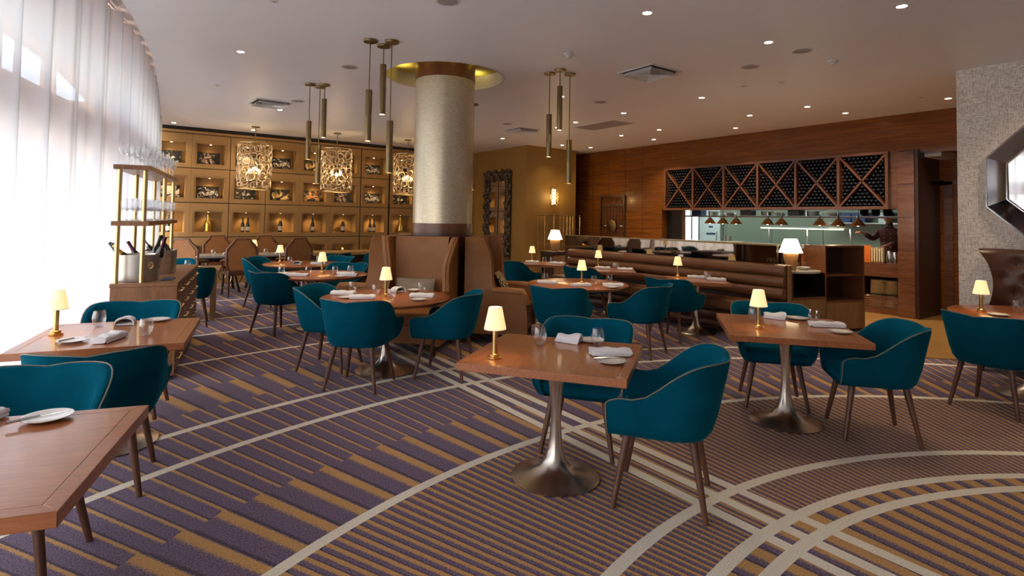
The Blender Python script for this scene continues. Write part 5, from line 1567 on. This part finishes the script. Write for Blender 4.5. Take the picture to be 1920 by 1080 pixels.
for i, (y, w) in enumerate(((7.2, .16), (5.45, .10), (5.0, .14))):
    t = thing('food_tray', 'small white tray on the pass, %s from the left' % ORD[i], 'tray', (11.4, y, 1.141), 0, 'trays on the pass')
    part('base', MB().box(-.09, .09, -w, w, 0, .008), 'porcelain', t, bevel=.003); part('rim', MB().tube([(-.09, -w, .012), (.09, -w, .012), (.09, w, .012), (-.09, w, .012)], .006, 5, True), 'porcelain', t)

# ------------------------------------------------------------------ the cook behind the pass
def skin(name, verts, edges, radii, mat, parent, sub=2, root=0):
    me = bpy.data.meshes.new(name); me.from_pydata(verts, edges, [])
    o = bpy.data.objects.new(name, me); COL.objects.link(o); o.parent = parent
    o.modifiers.new('skin', 'SKIN'); s_ = o.modifiers.new('subsurf', 'SUBSURF'); s_.levels = sub; s_.render_levels = sub
    if not me.skin_vertices: me.skin_vertices.new(name='')
    for i, r_ in enumerate(radii):
        v = me.skin_vertices[0].data[i]; v.radius = r_ if isinstance(r_, tuple) else (r_, r_); v.use_root = i == root
    me.materials.append(M[mat]); o.modifiers['skin'].use_smooth_shade = True
    return o
ck = thing('person', 'person in a dark maroon jacket with pale buttons, reaching across the pass', 'person', (12.20, 4.50, 0), PI / 2)
# local +y faces the dining room (world -x); local x to the person's left = world -y
V = [(0, 0, .95), (0, .01, 1.12), (0, .02, 1.30), (0, .01, 1.44), (0, .0, 1.52), (0, .03, 1.60), (0, .05, 1.70),
     (-.17, .01, 1.44), (-.26, .08, 1.26), (-.16, .32, 1.24), (.17, .01, 1.44), (.25, .14, 1.30), (.30, .36, 1.40),
     (.10, 0, .90), (.11, .03, .50), (.11, 0, .10), (.11, .10, .04), (-.10, 0, .90), (-.11, .03, .50), (-.11, 0, .10), (-.11, .10, .04)]
Ed = [(0, 1), (1, 2), (2, 3), (3, 4), (4, 5), (5, 6), (3, 7), (7, 8), (8, 9), (3, 10), (10, 11), (11, 12), (0, 13), (13, 14), (14, 15), (15, 16), (0, 17), (17, 18), (18, 19), (19, 20)]
Ra = [(.17, .12), (.16, .115), (.185, .125), (.13, .09), .055, .055, .05, .075, .055, .042, .075, .055, .042, .095, .065, .045, .04, .095, .065, .045, .04]
skin('body', V, Ed, Ra, 'maroon', ck)
hd = MB().sphere((0, .06, 1.72), .078, .098, .118, 20, 14)
hd.v = [(x * (1 - .18 * max(0, (1.68 - z) / .08)), y, z) for x, y, z in hd.v]
part('head', hd, 'skin', ck, 60)
part('nose', MB().sphere((0, .162, 1.705), .014, .022, .020, 8, 6), 'skin', ck, 60)
for s_ in (-1, 1):
    part('eye', MB().sphere((s_ * .032, .143, 1.735), .012, .010, .008, 8, 6), 'porcelain', ck, 60)
    part('ear', MB().sphere((s_ * .080, .05, 1.71), .012, .022, .032, 8, 6), 'skin', ck, 60)
part('mouth', MB().sphere((0, .146, 1.665), .026, .010, .006, 8, 6), 'maroon', ck, 60)
part('hair', MB().sphere((0, .035, 1.765), .084, .098, .085, 18, 10), 'ink', ck, 60)
for k in range(4):
    for s_ in (-1, 1): part('button', MB().sphere((s_ * .055, .135 + .006 * (k % 2), 1.16 + .085 * k), .010, .006, .010, 8, 5), 'porcelain', ck, 60)
def hand(wr_, palm, fing, nm):
    V = [wr_, tuple(a * .45 + b * .55 for a, b in zip(wr_, palm)), palm]; Ed = [(0, 1), (1, 2)]; Ra = [(.032, .026), (.036, .018), (.040, .017)]
    for (f0, f1, f2) in fing:
        k = len(V); V += [f0, f1, f2]; Ed += [(2, k), (k, k + 1), (k + 1, k + 2)]; Ra += [.0105, .0095, .008]
    return skin(nm, V, Ed, Ra, 'skin', ck, 1)
def fan(c, d, s_, up):
    c, d, s_, up = map(Vector, (c, d, s_, up)); out = []
    for k, ln in zip((-1.5, -.5, .5, 1.5), (.062, .074, .070, .055)):
        b = c + s_ * k * .021 + d * .035
        out.append(tuple(map(tuple, (b, b + d * ln * .55 + up * -.006, b + d * ln + up * -.030))))
    b = c - d * .02 + s_ * -.045
    out.append(tuple(map(tuple, (b, b + d * .03 + s_ * -.015, b + d * .062 + s_ * -.012 + up * -.012))))
    return out
c1 = (.33, .48, 1.43); hand((.30, .36, 1.40), c1, fan(c1, (.3, .9, .1), (-.95, .3, 0), (0, 0, 1)), 'hand')
c2 = (-.10, .46, 1.20); hand((-.16, .32, 1.24), c2, fan(c2, (.3, .9, -.15), (.95, -.3, 0), (0, 0, 1)), 'hand')
